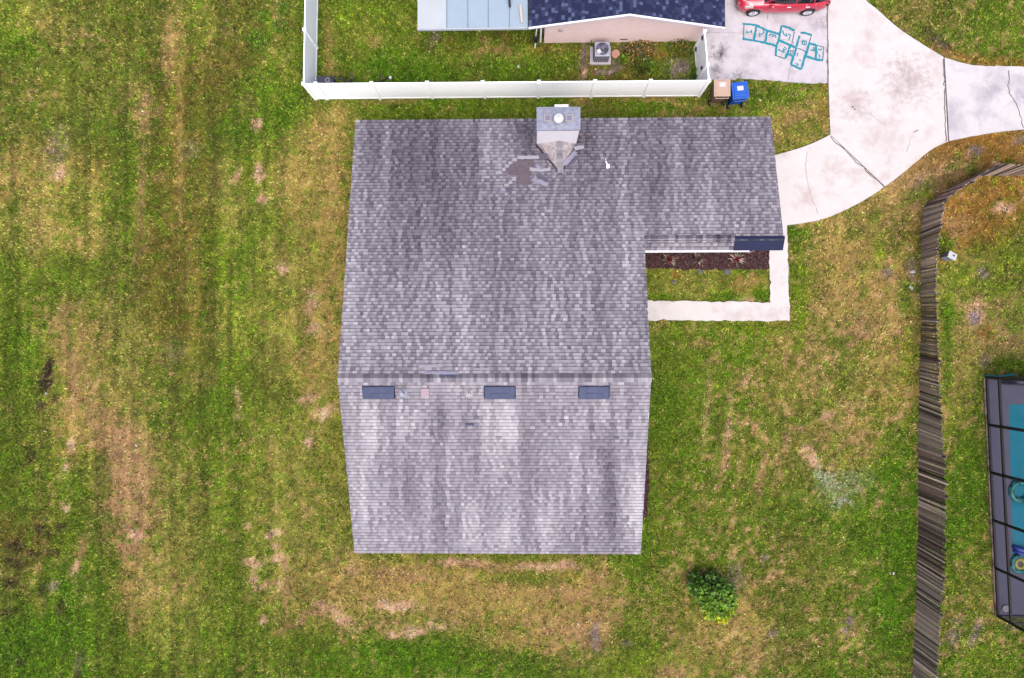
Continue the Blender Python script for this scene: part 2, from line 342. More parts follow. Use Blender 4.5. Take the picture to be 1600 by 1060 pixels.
BL = [(620,935,170,62,0,'t',.6),(860,940,190,45,0,'t',.55),(1100,960,90,60,0,'t',.4),(1320,430,80,70,0,'t',.45),(1345,505,50,30,0,'b',.4),(1415,285,80,30,-36,'b',.75),(1370,330,70,30,-25,'t',.5),(1545,222,100,16,-5,'r',.85),(1530,330,75,55,0,'r',.7),(1565,420,50,40,0,'y',.35),(470,300,50,90,0,'t',.35),(505,600,30,100,0,'t',.35),
 # u, v, ru, rv, rot(deg), code, strength
 (30,75,45,40,0,'G',.7),(10,30,40,30,0,'l',.6),(75,40,45,25,0,'t',.3),(110,120,40,30,0,'g',.5),(265,70,14,70,0,'b',.6),(262,40,24,40,0,'t',.25),(280,120,6,190,0,'t',.55),(222,170,14,40,0,'b',.4),(350,95,45,45,0,'d',.7),(375,20,40,26,0,'d',.4),
 (405,62,22,16,0,'G',.7),(440,15,12,10,0,'G',.8),(420,28,16,14,0,'l',.7),(400,130,40,26,0,'G',.6),(360,150,20,20,0,'g',.5),(432,20,6,26,0,'b',.5),
 (370,205,34,30,0,'G',.65),(400,270,30,40,0,'l',.5),(85,230,18,36,10,'m',.5),(92,272,14,16,0,'b',.7),(35,260,26,60,0,'t',.5),(60,380,24,40,0,'b',.35),(145,250,30,30,0,'d',.5),(115,320,26,50,0,'G',.45),(18,325,12,14,0,'G',.6),
 (220,330,9,130,2,'b',.6),(283,290,12,90,3,'t',.5),(248,278,14,10,0,'b',.6),(310,290,26,26,0,'g',.3),(225,185,12,30,0,'b',.45),(298,235,16,16,0,'w',.3),
 (370,275,7,12,30,'b',.9),(403,270,8,14,0,'b',.9),(400,195,8,12,0,'b',.7),(410,312,7,8,0,'b',.7),(455,290,30,60,0,'t',.6),(440,240,30,40,0,'t',.4),(480,215,40,24,0,'t',.6),(520,180,30,10,0,'t',.6),
 (100,420,28,40,0,'g',.5),(170,420,26,40,0,'o',.5),(238,440,28,110,0,'d',.65),(335,390,26,50,0,'l',.6),(385,390,18,40,0,'G',.55),(300,420,16,80,0,'t',.35),(270,545,20,26,0,'w',.3),(230,530,14,60,0,'o',.4),(260,500,26,50,0,'d',.4),
 (440,400,40,30,0,'b',.4),(442,420,8,8,0,'b',.8),(487,475,10,24,10,'b',.75),(490,515,14,10,20,'b',.7),(480,590,30,40,0,'t',.7),(482,625,22,12,0,'b',.7),(508,645,18,8,-20,'b',.7),(483,690,10,16,0,'b',.8),(428,570,26,40,0,'b',.35),(420,600,24,60,0,'o',.4),
 (372,625,5,18,-10,'b',.8),(368,650,5,6,0,'b',.7),(345,640,40,40,0,'G',.4),(300,640,22,60,0,'g',.5),(238,660,16,14,0,'G',.75),(320,590,24,14,0,'b',.4),(380,540,30,40,0,'g',.4),
 (70,590,12,26,15,'k',.85),(78,565,7,5,0,'k',.9),(62,635,12,10,30,'k',.75),(88,625,6,6,0,'k',.8),(48,712,8,12,0,'k',.6),(52,645,40,30,0,'o',.3),(100,520,14,60,0,'b',.55),(118,590,8,40,0,'b',.55),(150,645,26,22,0,'b',.75),(205,560,20,60,0,'y',.5),(195,600,22,40,0,'t',.5),(207,620,14,70,0,'y',.45),
 (188,710,22,44,0,'b',.75),(225,745,18,36,0,'b',.65),(210,790,34,50,0,'b',.5),(212,838,10,14,0,'b',.8),(110,695,5,14,0,'b',.8),(105,733,6,10,0,'b',.8),(102,790,6,8,0,'b',.8),(128,860,7,20,15,'b',.65),(118,890,6,14,30,'b',.7),
 (95,825,14,10,0,'k',.55),(60,826,10,8,0,'k',.5),(25,855,14,12,0,'k',.65),(50,865,10,6,0,'k',.6),(85,862,10,5,0,'k',.55),(75,838,4,12,0,'k',.5),(25,880,16,8,0,'k',.5),(68,922,6,12,0,'k',.5),(85,918,8,6,0,'m',.6),(16,912,12,8,0,'k',.5),(14,955,12,6,0,'k',.5),(66,950,4,18,0,'b',.6),(94,950,6,10,0,'k',.45),(30,1032,8,8,0,'k',.6),(124,1035,7,18,15,'m',.9),(118,1052,5,12,10,'k',.7),
 (160,900,30,70,0,'G',.6),(70,1000,80,50,0,'G',.5),(85,1040,30,30,0,'l',.5),(180,1010,30,50,0,'g',.4),(225,930,14,40,0,'b',.4),(208,970,8,24,0,'b',.6),(275,900,26,70,0,'t',.35),(232,1030,26,26,0,'G',.4),
 (430,833,9,6,0,'b',.95),(424,840,6,6,0,'b',.9),(431,854,6,5,0,'b',.95),(388,823,5,5,0,'b',.8),(395,878,14,6,0,'b',.95),(405,885,9,6,0,'b',.9),(397,900,5,16,0,'b',.95),(408,918,14,5,-10,'b',.9),(434,873,14,6,-10,'b',.95),(446,886,6,12,0,'b',.95),(434,915,5,7,0,'b',.8),(412,968,5,8,0,'b',.7),(420,893,16,14,0,'G',.5),(385,935,10,6,0,'b',.4),(480,930,60,60,0,'t',.45),(447,920,5,40,0,'b',.6),(470,970,40,8,-25,'b',.6),(530,965,40,8,35,'b',.75),(548,890,14,10,0,'b',.7),(545,870,30,16,0,'b',.4),
 (560,920,60,40,0,'t',.5),(620,893,40,6,-8,'b',.6),(655,903,40,8,0,'b',.6),(620,948,50,10,3,'b',.8),(660,985,50,8,-10,'b',.75),(600,975,40,8,0,'b',.6),(700,960,50,12,0,'b',.55),(725,880,50,5,0,'b',.75),(770,885,60,6,0,'b',.6),(860,885,50,6,0,'b',.75),(820,905,70,10,0,'G',.45),(800,935,50,30,0,'t',.5),(870,930,36,12,0,'b',.5),(930,905,16,22,-30,'b',.7),(945,880,6,30,0,'b',.6),(900,930,22,14,0,'b',.6),(960,940,40,6,0,'b',.6),(950,965,30,12,0,'b',.5),(1035,905,13,12,0,'b',.65),(855,985,8,8,0,'b',.6),(800,1000,30,8,0,'t',.5),(930,1000,5,20,0,'m',.9),(979,1008,7,6,0,'m',.8),
 (820,1035,60,20,0,'G',.7),(580,1030,100,26,0,'G',.7),(680,1025,80,24,0,'G',.8),(560,1060,80,20,0,'l',.4),(990,1035,50,25,0,'l',.7),(1045,1050,30,12,0,'b',.6),(770,1040,60,30,0,'G',.6),(1000,850,20,40,0,'G',.6),(1020,920,24,30,0,'G',.4),
 (1085,900,40,10,0,'b',.6),(1150,905,14,26,0,'m',.6),(1150,950,40,40,0,'t',.5),(1100,1000,60,30,0,'t',.5),(1205,990,10,6,0,'m',.8),(1210,1020,50,24,0,'b',.4),(1345,985,30,30,0,'b',.55),(1325,975,5,14,30,'m',.7),(1330,935,8,10,0,'b',.5),(1240,905,40,6,15,'b',.5),(1270,920,30,20,0,'g',.4),(1300,905,30,14,-40,'b',.35),(1195,872,8,5,0,'m',.8),(1315,845,6,26,20,'b',.5),(1385,950,40,90,0,'G',.6),(1405,800,25,120,0,'G',.6),(1330,830,40,50,0,'G',.5),(1250,800,60,40,0,'G',.45),
 (1105,640,5,60,5,'b',.7),(1135,690,5,60,6,'b',.7),(1132,720,7,30,8,'b',.6),(1160,720,7,40,5,'b',.5),(1190,740,9,50,8,'b',.65),(1215,740,6,30,5,'b',.5),(1145,820,5,20,15,'b',.6),(1098,770,4,20,0,'b',.5),(1165,660,14,12,0,'b',.6),(1180,675,10,12,0,'b',.6),(1150,600,12,8,0,'b',.4),(1163,592,4,12,10,'b',.8),(1080,620,60,120,0,'G',.35),(1035,600,30,90,0,'G',.5),(1040,575,26,30,0,'g',.5),
 (1260,707,14,10,0,'b',.95),(1268,722,10,8,0,'b',.85),(1290,650,14,10,0,'b',.7),(1283,680,6,6,0,'b',.6),(1280,740,8,8,0,'w',.7),(1300,755,20,18,0,'w',.6),(1320,785,14,14,0,'w',.65),(1310,770,34,34,20,'w',.35),(1345,750,26,20,0,'w',.35),(1225,690,40,30,0,'b',.3),(1265,560,16,70,0,'b',.5),(1215,610,60,40,0,'t',.4),(1205,552,14,10,0,'b',.6),(1095,538,20,7,0,'b',.65),(1080,537,4,5,0,'k',.5),(1118,560,10,8,0,'b',.55),(1165,545,40,20,0,'G',.35),(1060,560,50,30,0,'g',.5),(1250,480,12,70,0,'l',.75),(1220,515,40,10,0,'l',.6),
 (1340,510,34,26,0,'b',.8),(1370,490,30,20,0,'b',.6),(1320,470,50,40,0,'t',.5),(1280,480,20,20,0,'b',.45),(1415,470,10,30,0,'G',.6),(1420,560,14,50,0,'l',.4),(1320,595,20,20,0,'G',.4),(1360,600,40,20,0,'d',.3),(1250,365,20,8,0,'G',.7),(1332,367,12,12,0,'G',.6),(1375,390,14,14,0,'l',.6),(1250,400,10,40,0,'l',.5),(1300,390,50,40,0,'t',.4),(1368,340,8,12,0,'G',.4),(1386,350,14,10,0,'b',.5),(1410,330,30,40,0,'b',.45),(1440,290,20,16,0,'m',.4),(1400,320,40,26,-40,'t',.4),(1425,420,10,22,0,'m',.5),(1386,422,6,8,0,'m',.6),(1445,305,8,8,0,'l',.7),(1435,300,30,8,-35,'G',.35),(1480,240,60,16,-25,'r',.5),(1560,228,50,16,0,'r',.7),(1525,236,14,8,0,'m',.7),(1590,215,14,12,0,'m',.7),(1550,212,60,6,-3,'r',.6),(1470,330,12,30,0,'b',.5),
 (1430,108,50,14,35,'r',.4),(1465,62,24,8,40,'k',.4),(1475,75,22,6,35,'m',.45),(1490,85,40,6,20,'r',.6),(1560,98,60,7,4,'r',.55),(1540,30,40,20,0,'G',.4),(1440,15,20,20,0,'b',.4),(1400,30,30,20,0,'t',.4),(1380,-5,30,20,0,'o',.5),
 (1510,325,30,22,0,'r',.7),(1560,335,40,30,0,'r',.5),(1500,352,20,24,0,'b',.75),(1570,325,14,8,0,'b',.7),(1550,370,40,30,0,'r',.5),(1480,385,16,20,0,'G',.8),(1530,385,20,10,0,'G',.4),(1580,400,30,40,0,'l',.5),(1525,490,14,26,0,'b',.85),(1523,497,7,12,0,'m',.9),(1540,520,20,14,0,'r',.6),(1480,490,12,40,0,'G',.7),(1490,430,30,20,0,'l',.5),(1560,450,30,20,0,'l',.4),(1590,500,20,30,0,'G',.5),(1535,428,7,8,0,'m',.8),(1505,560,30,40,0,'t',.5),(1480,560,8,60,0,'G',.5),(1570,570,30,10,0,'G',.6),(1540,565,12,10,0,'m',.5),(1510,760,20,80,0,'G',.6),(1500,620,20,40,0,'t',.3),(1525,860,10,80,0,'l',.5),(1490,990,12,26,10,'m',.6),(1525,990,7,22,20,'m',.7),(1585,980,14,10,0,'m',.6),(1550,970,14,6,0,'b',.5),(1540,1030,40,30,0,'l',.5),(1590,1035,30,26,0,'G',.6),
 (585,65,10,10,0,'b',.5),(675,65,12,18,25,'m',.7),(600,100,30,20,0,'G',.6),(670,110,60,20,0,'G',.7),(560,50,40,40,0,'t',.3),(515,60,8,40,0,'b',.5),(515,110,14,16,0,'b',.55),(700,75,50,12,0,'d',.5),(770,78,30,5,0,'b',.5),(800,110,60,18,0,'G',.55),(850,75,26,12,0,'r',.5),(540,30,26,20,0,'l',.5),(800,60,60,10,0,'d',.4),(870,100,40,20,0,'G',.4),
 (913,95,6,34,0,'m',.7),(915,112,5,6,0,'b',.7),(940,113,16,5,0,'m',.7),(962,102,8,10,0,'m',.7),(985,80,30,14,0,'k',.45),(995,105,16,16,0,'k',.6),(1000,75,40,8,0,'m',.5),(1035,82,20,16,0,'r',.7),(1065,110,24,22,0,'m',.9),(1055,100,22,16,0,'m',.8),(1085,112,6,14,0,'G',.6),(1030,105,20,14,0,'G',.5),(1060,78,20,10,0,'g',.6),
 (700,160,120,16,0,'G',.35),(620,157,40,5,0,'b',.45),(860,158,20,10,0,'G',.7),(905,168,14,18,40,'b',.6),(1010,165,60,12,0,'G',.6),(930,180,40,8,0,'o',.4),(1035,155,14,6,0,'b',.5),(1000,155,30,4,0,'b',.5),(1120,155,20,10,0,'k',.4),(1245,175,26,20,0,'b',.5),(1210,200,20,20,0,'t',.4),(1270,200,26,16,0,'G',.5),(1215,150,40,14,0,'G',.5),(1100,170,40,14,0,'t',.3),(1287,150,6,40,0,'r',.4),
 (1020,440,20,18,0,'G',.5),(1050,445,30,24,0,'y',.4),(1160,442,36,16,0,'r',.55),(1165,440,24,12,0,'b',.6),(1135,465,30,8,0,'G',.6),(1165,468,14,6,0,'b',.8),(1190,455,14,16,0,'G',.7),(1030,465,20,6,0,'G',.6),(1055,430,6,5,0,'r',.7),(1090,455,30,12,0,'y',.5)]
BLN = [(u,v,ru,rv,math.radians(a),PALN['p' if (c == 'b' and s >= .7 and min(ru,rv) < 15) else c],min(1,s*(1.35 if min(ru,rv) < 10 else 1.15 if min(ru,rv) < 15 else 1))) for u,v,ru,rv,a,c,s in BL]
def lawn(u, v):
    """albedo colour (photo sRGB 0..255) of the lawn at ground photo-pixel u,v"""
    uw = u+(NA.f(u/38,v/38,3)-.5)*46+(NB.f(u/9,v/9,2)-.5)*9
    vw = v+(NB.f(u/38+9,v/38,3)-.5)*46+(NA.f(u/9+5,v/9,2)-.5)*9
    x = np.clip(uw/80-.5, 0, 18.999); y = np.clip(vw/80-.5, 0, 12.999)
    xi = x.astype(int); yi = y.astype(int); fx = (x-xi)[:,None]; fy = (y-yi)[:,None]
    fx = fx*fx*(3-2*fx); fy = fy*fy*(3-2*fy)
    c = (GRID[yi,xi]*(1-fx)+GRID[yi,xi+1]*fx)*(1-fy)+(GRID[yi+1,xi]*(1-fx)+GRID[yi+1,xi+1]*fx)*fy
    far = np.clip(np.maximum(np.maximum(-u, u-1600), np.maximum(-v, v-1060))/250, 0, 1)[:,None]
    c = c*(1-far)+np.array(PALN['o'])*far
    st = (NB.f(u/9, v/260, 3)-.5)*np.clip((540-u)/120,0,1)
    k = 1+st*.5+(NA.f(u/14,v/14,3)-.5)*.30
    tan = np.clip((NC.f(u/7+40,v/7,4)-.50)*3.6, 0, 1)[:,None]*.40
    grn = np.clip((ND.f(u/15+7,v/15,3)-.52)*3.5, 0, 1)[:,None]*.42
    c = c*(1-tan*.8)+np.array((190,162,112.))*tan*.8; c = c*(1-grn*.8)+np.array((84,116,34.))*grn*.8
    k = k*(1+(NC.f(u/4.5+3,v/4.5,2)-.5)*.34)
    dens = np.clip(.30+np.clip((u-980)/120,0,1)*.5+np.clip((v-860)/80,0,1)*np.clip((u-420)/60,0,1)*.3+(NA.f(u/70+11,v/70,2)-.5)*1.6, 0, 1)
    mt = np.clip((NB.f(u/6.5+21,v/6.5,4)-.535)*9, 0, 1)*dens; mt = (mt*.8)[:,None]
    c = c*(1-mt)+np.array((206,168,136.))*mt
    gt = np.clip((NC.f(u/8+51,v/8,4)-.56)*8, 0, 1)[:,None]*.5
    c = c*(1-gt)+np.array((96,134,38.))*gt
    ub = u+(uw-u)*.16; vb = v+(vw-v)*.16
    for bu,bv,ru,rv,a,col,s in BLN:
        m = (abs(u-bu) < max(ru,rv)*2.2+8) & (abs(v-bv) < max(ru,rv)*2.2+8)
        if not m.any(): continue
        du = ub[m]-bu; dv = vb[m]-bv; ca, sa = math.cos(a), math.sin(a)
        g_ = 1.25 if min(ru,rv) < 9 else 1.0; p = (du*ca+dv*sa)/(ru*g_); q = (-du*sa+dv*ca)/(rv*g_); d = p*p+q*q
        edge = NC.f(u[m]/4.2, v[m]/4.2, 4)
        w = np.clip((1.2-d)*.85+(edge-.5)*(2.6 if min(ru,rv) < 12 else 4.2)*np.clip(2.2-d,0,1), 0, 1)*s
        c[m] = c[m]*(1-w[:,None])+col*w[:,None]
    c = c*k[:,None]; mu = c.mean(1,keepdims=True); c = mu+(c-mu)*np.array((1.25,1.25,1.32))
    return np.clip(c, 8, 240)

# ground: one sheet, dense inside, out to the horizon
def ground():
    ax = np.concatenate([-np.geomspace(31,1200,16)[::-1], np.arange(-30,30.01,.22), np.geomspace(31,1200,16)])
    ay = np.concatenate([-np.geomspace(23,1200,16)[::-1], np.arange(-22,22.01,.22), np.geomspace(23,1200,16)])
    X, Y = np.meshgrid(ax, ay); n = X.size; Z = (NA.f(X*.7,Y*.7,3)-.5)*.05
    Z = np.where((abs(X)<30)&(abs(Y)<22), Z, 0)-.025
    V = np.stack([X.ravel(),Y.ravel(),Z.ravel()],1); u, v = proj(np.stack([X.ravel(),Y.ravel(),0*X.ravel()],1))
    c = lawn(u, v); w, h = len(ax), len(ay); out = np.clip(np.maximum(abs(X.ravel())-27.5, abs(Y.ravel())-19.5)/2.5, 0, 1)[:,None]; c = c*(1-out)+np.array((106,108,50.))*out
    pool = [gp(1572,625)[:2], (30,gp(1600,625)[1]), (30,gp(1600,868)[1]), gp(1577,868)[:2]]
    i = (np.arange(h-1)[:,None]*w+np.arange(w-1)).ravel(); q = np.stack([i,i+1,i+w+1,i+w],1)
    o = bigmesh('ground', V, q, s2l(c)/G*1.0, M_ground, False); tag(o, kind='structure')
ground()

def grass():
    dens = 250; x0,x1,y0,y1 = -28,28,-20,20
    n = int((x1-x0)*(y1-y0)*dens); x = rng.uniform(x0,x1,n); y = rng.uniform(y0,y1,n)
    keep = np.ones(n, bool)
    for k in ('drive','garage','apron','pad','walk','bed','sidebed'): keep &= ~inpoly(x,y,WP[k])
    keep &= ~inpoly(x,y,HOUSE_FP)
    keep &= ~((x>gp(850,66)[0])&(x<gp(1093,66)[0])&(y>gp(900,66)[1]))
    keep &= ~inpoly(x,y,[gp(1538,589)[:2],(40,gp(1600,589)[1]),(40,gp(1600,963)[1]),gp(1557,963)[:2]])
    keep &= ~((abs(x-gp(939,86)[0])<.5)&(abs(y-gp(939,86)[1])<.6))
    x, y = x[keep], y[keep]; u, v = proj(np.stack([x,y,0*x],1)); c = lawn(u, v)
    green = np.clip((c[:,1]-c[:,0]+38)/50, .12, 1)
    k = rng.random(len(x)) < .30+.7*green
    x,y,c,green,u,v = x[k],y[k],c[k],green[k],u[k],v[k]; n = len(x)
    lenf = .7+.6*NA.f(x*1.3,y*1.3,3)
    # colour: individual dry and green blades
    r = rng.random(n)
    dry = r < .2; c[dry] = c[dry]*.68+np.array((206,176,140.))*.32
    lush = (r > .72)&(green>.35); c[lush] = c[lush]*.6+np.array((84,124,34.))*.4
    dark = (r > .24)&(r < .42); c[dark] *= .66
    c *= rng.normal(1, .22, n).clip(.45,1.6)[:,None]
    nb = 3; P = np.repeat(np.stack([x,y],1), nb, 0)+rng.normal(0,.035,(n*nb,2)); cc = np.repeat(c,nb,0)*rng.normal(1,.1,(n*nb,1)).clip(.7,1.3)
    m = n*nb; th = rng.uniform(0,2*np.pi,m); ln = rng.uniform(.055,.13,m)*np.repeat(lenf,nb); tilt = rng.uniform(.5,1.25,m); wd = rng.uniform(.008,.018,m)
    dx, dy = np.cos(th), np.sin(th); hx = ln*np.sin(tilt); hz = ln*np.cos(tilt)*.75
    z = np.full(m, -.02)
    a = np.stack([P[:,0]-dy*wd, P[:,1]+dx*wd, z],1); b = np.stack([P[:,0]+dy*wd, P[:,1]-dx*wd, z],1)
    e = np.stack([P[:,0]+dx*hx*.55+dy*wd*.9, P[:,1]+dy*hx*.55-dx*wd*.9, z+hz*.85+.01],1); f_ = np.stack([P[:,0]+dx*hx, P[:,1]+dy*hx, z+hz+.01],1)
    V = np.stack([a,b,e,f_],1).reshape(-1,3); q = np.arange(m*4).reshape(-1,4)
    o = bigmesh('grass', V, q, s2l(np.clip(cc,6,240))/G*1.58, M_blade); tag(o, 'short patchy lawn grass mixing green blades with dry tan blades', 'grass', kind='stuff')
grass()
print('lawn done')

# ------------------------------------------------------------------ house
house = thing('house', 'single storey house under a long weathered grey shingle gable roof with chimney', 'house', (-1.2,.8,0)); HB = (-1.2,.8,0)
w = MB(); t = .2
def wallrun(mb, pts, ztop, z0=-.1):
    for i in range(len(pts)-1):
        (x1,y1),(x2,y2) = pts[i],pts[i+1]; L = math.hypot(x2-x1,y2-y1); mb.box(((x1+x2)/2,(y1+y2)/2,(ztop+z0)/2),(L,t,ztop-z0),math.atan2(y2-y1,x2-x1))
wx0,wx1,wy0,wy1,ww1,wyw = XL+.35,XR-.35,YS+.45,YN-.45,XW-.3,YWE+.8
def gable(mb, x, ys, zfn):             # wall panel following the roof underside
    pts = ys; n = len(pts); b = []; 
    vs = [(x-t/2,y,-.1) for y in pts]+[(x-t/2,y,zfn(y)-.22) for y in pts]+[(x+t/2,y,-.1) for y in pts]+[(x+t/2,y,zfn(y)-.22) for y in pts]
    fs = []
    for i in range(n-1): fs += [(i,i+n,i+n+1,i+1),(i+2*n,i+1+2*n,i+1+3*n,i+3*n),(i+n,i+3*n,i+3*n+1,i+n+1)]
    fs += [(0,2*n,3*n,n),(n-1,2*n-1,4*n-1,3*n-1)]
    mb.mesh(vs, fs)
zroof = lambda y: zn(y) if y > YR else zs(y)
gable(w, wx0, [wy0,YR,wy1], zroof); gable(w, wx1, [wy0,YR,wyw], zroof); gable(w, ww1, [wyw,YWR,wy1], lambda y: min(zn(y), WSL[0]+WSL[1]*y))
wallrun(w, [(wx0+.1,wy0),(wx1-.1,wy0)], ZE-.12); wallrun(w, [(wx0+.1,wy1),(ww1-.1,wy1)], ZE-.12); wallrun(w, [(wx1+.1,wyw),(ww1-.1,wyw)], ZWE-.1)
w.build('wall', M_stucco, house, HB)
# openings
def opening(kind, x, y, z, wd, ht, axis):
    d = (wd,.06,ht) if axis == 'y' else (.06,wd,ht); f = MB()
    f.box((x,y,z), d); o = f.build(kind, M_fascia if kind=='window' else M_garage, house, HB, bevel=.01)
    g = MB()
    if kind == 'window':
        s = .5 if True else 1
        for k in (-1,1):
            dd = (wd*.44,.07,ht*.86) if axis=='y' else (.07,wd*.44,ht*.86)
            c = (x+k*wd*.235,y,z) if axis=='y' else (x,y+k*wd*.235,z); g.box(c, dd)
        g.build('pane', M_glass, o, HB)
    elif kind == 'garage_door':
        for k in range(4):
            g.box((x+.02,y,z-ht/2+ht*(k+.5)/4), (.05,wd*.97,ht/4*.88))
        g.build('panel', M_garage, o, HB)
    else:
        g.lathe([(.001,.0),(.03,.0),(.03,.08),(.001,.08)], (x-.3,y-.05,z-.1), 10); g.build('handle', M_rim, o, HB)
for x in (-5.5,-1.2,2.6): opening('window', x, wy0-.12, 1.5, 1.6, 1.2, 'y')
for y in (-5.5,-1.5,6): opening('window', wx0-.12, y, 1.5, 1.5, 1.2, 'x')
opening('window', wx1+.12, -4.5, 1.5, 1.6, 1.2, 'x'); opening('window', 7.2, wyw-.12, 1.5, 1.8, 1.2, 'y')
opening('garage_door', ww1+.12, 6.9, 1.1, 4.6, 2.15, 'x'); opening('door', wx1+.12-.0, 1.9, 1.05, .95, 2.1, 'x')

# roof : decking slab + individually laid shingle tabs
rf = MB()
TH = .14
def deck(x0,x1,ya,yb,sl):
    za, zb = sl[0]+sl[1]*ya, sl[0]+sl[1]*yb
    rf.hexa([(x0,ya,za-TH),(x1,ya,za-TH),(x1,yb,zb-TH),(x0,yb,zb-TH)], [(x0,ya,za),(x1,ya,za),(x1,yb,zb),(x0,yb,zb)], 1)
deck(XL,XR,YR,YN,NSL); deck(XR,XW,YWR,YN,NSL); deck(XL,XR,YS,YR,SSL); deck(XR+.002,XW,YWE,YWR,WSL)
HOLE = [(740+a*.15094,150+b*.15094) for a,b in [(450,668),(560,668),(640,690),(655,730),(590,765),(600,830),(615,912),(450,912),(440,830),(330,805),(345,735),(400,700)]]
RB = [ # roof weathering: u,v,ru,rv,delta
 (660,230,60,60,-.16),(620,330,26,90,-.10),(590,215,26,30,-.02),(668,300,40,70,-.10),(562,330,16,150,.15),(548,500,14,90,.16),(600,270,10,60,.07),(590,330,14,60,.08),(690,240,7,28,.28),(708,255,6,22,.16),(765,215,10,30,.12),(725,200,10,16,.10),(790,205,30,20,-.08),(822,205,14,30,-.20),(830,230,8,24,-.18),(920,205,12,40,-.20),(905,230,10,16,-.2),(930,260,30,50,-.10),(960,300,20,60,-.05),(750,330,30,60,-.06),(790,330,20,40,-.06),(690,370,50,30,-.08),(640,400,22,40,-.10),(880,300,40,20,-.04),(730,480,120,60,-.03),(770,540,200,36,.04),(610,500,40,70,.05),(900,380,14,90,-.05),(945,330,10,60,.10),(970,380,14,60,.06),(850,350,14,60,.05),(880,480,26,60,.03),(990,430,12,60,.08),(970,200,20,16,.03),(1100,205,90,22,-.03),(1170,260,30,60,-.06),(1140,330,60,30,.08),(1050,300,60,60,.0),(1150,210,40,14,-.05),
 (582,665,8,46,.30),(626,660,7,38,.24),(596,690,10,30,.2),(645,650,10,26,.16),(560,650,14,40,.08),(672,650,24,30,-.04),(708,660,30,40,-.10),(763,655,6,38,.22),(798,655,9,34,.24),(801,685,5,26,.22),(860,650,30,30,-.06),(912,658,6,34,.28),(945,648,7,26,.2),(975,660,16,60,-.05),(930,690,20,40,-.06),(560,760,16,70,.14),(590,760,12,60,.02),(640,760,24,80,-.08),(700,740,30,60,-.05),(740,800,10,40,.2),(725,840,6,24,.22),(690,830,24,30,-.06),(638,830,6,26,.24),(632,840,10,20,-.08),(775,790,14,60,-.08),(800,830,14,30,.14),(820,830,14,40,-.14),(845,740,26,60,-.07),(850,820,14,40,.16),(890,800,20,60,-.04),(905,730,12,50,.12),(950,730,14,60,-.14),(958,800,10,60,-.14),(992,760,12,70,.18),(985,820,14,40,.1),(930,820,30,30,-.03),(770,855,220,8,-.03)]
def weather(u, v):
    m = (NA.f(u/19, v/230, 3)-.5)*.46+(NB.f(u/5+3, v/130, 3)-.5)*.46+(NC.f(u/60+9,v/60,2)-.5)*.12
    ub = u+(NA.f(u/13,v/40,3)-.5)*20; vb = v+(NC.f(u/6,v/60,2)-.5)*40
    for bu,bv,ru,rv,dl in RB:
        d = (((u+(ub-u)*(.3 if ru <= 12 else 1))-bu)/ru)**2+((vb-bv)/rv)**2; m = m+dl*(1.5 if dl < 0 else 1.3)*np.exp(-d*.85)*(.6+.8*NB.f(u/4,v/90,2))
    return m
def gray(t):
    lo = np.array((98,91,102.)); md = np.array((152,145,156.)); hi = np.array((217,212,218.)); t = np.clip(t,0,1)[:,None]
    return np.where(t<.5, lo+(md-lo)*t*2, md+(hi-md)*(t*2-1))
def shingles(x0,x1,ya,yb,sl,m0,exp=.138,x1f=None,m1=None):
    """courses from the eave ya up to yb"""
    sg = 1 if yb > ya else -1; nrow = int(abs(yb-ya)/exp); exp = abs(yb-ya)/nrow
    T = []
    for k in range(nrow):
        y0 = ya+sg*k*exp; x1 = x1f(y0) if x1f else x1; x = x0-random.uniform(0,.2); light = random.random() < .5; wob = random.uniform(-.008,.008)
        while x < x1:
            wd = random.choice((.11,.14,.16,.2,.24)) if not light else random.choice((.11,.13,.15,.17)); a, b = max(x,x0), min(x+wd,x1)
            if b-a > .02: T.append((a,b,y0,light,k,wob))
            x += wd; light = (not light) if random.random() < .82 else light
    T = np.array(T, float); cx = (T[:,0]+T[:,1])/2; cy = T[:,2]+sg*exp/2; u, v = proj(np.stack([cx,cy,sl[0]+sl[1]*cy],1))
    keep = ~inpoly(u, v, HOLE); T = T[keep]; u, v = u[keep], v[keep]; cy = cy[keep]; n = len(T)
    if n == 0: return
    m = m0+weather(u, v)+(0 if m1 is None else (m1-m0)*np.clip((cy-ya)/(yb-ya),0,1))
    L = T[:,3] > .5; val = m+np.where(L, .17, -.05)*(1 if m0 < .5 else .62)+rng.normal(0,.048,n)+np.where(rng.random(n)<.05,.12,0)
    dusty = np.clip((m-.72)*3,0,1); val = val*(1-.6*dusty)+(m+.02)*.6*dusty
    c = s2l(gray(val))/G*1.12; cb = c*np.where(L,.50,.42)[:,None]  # upper strip of each tab coloured darker for course shadow and lost granules
    for i in range(n):
        a,b,y0,_,k,wob = T[i]; g = .004; y0 += wob*.6; ys_ = y0+sg*exp*1.02; ym = y0+sg*exp*.77; th = .017 if L[i] else .010; th += random.uniform(-.002,.004)
        z0 = sl[0]+sl[1]*y0; z1 = sl[0]+sl[1]*ys_; zm = sl[0]+sl[1]*ym
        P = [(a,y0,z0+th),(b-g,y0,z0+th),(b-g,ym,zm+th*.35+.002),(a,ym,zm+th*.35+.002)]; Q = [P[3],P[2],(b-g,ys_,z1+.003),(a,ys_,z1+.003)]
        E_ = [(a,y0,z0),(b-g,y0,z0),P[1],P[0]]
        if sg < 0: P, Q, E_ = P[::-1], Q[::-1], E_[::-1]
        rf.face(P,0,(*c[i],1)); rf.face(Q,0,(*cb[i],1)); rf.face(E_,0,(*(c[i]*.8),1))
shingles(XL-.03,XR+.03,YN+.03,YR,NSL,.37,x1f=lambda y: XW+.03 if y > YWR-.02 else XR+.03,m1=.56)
shingles(XL-.03,XR+.03,YS-.03,YR,SSL,.585); shingles(XR+.03,XW+.02,YWE-.03,YWR,WSL,.42)
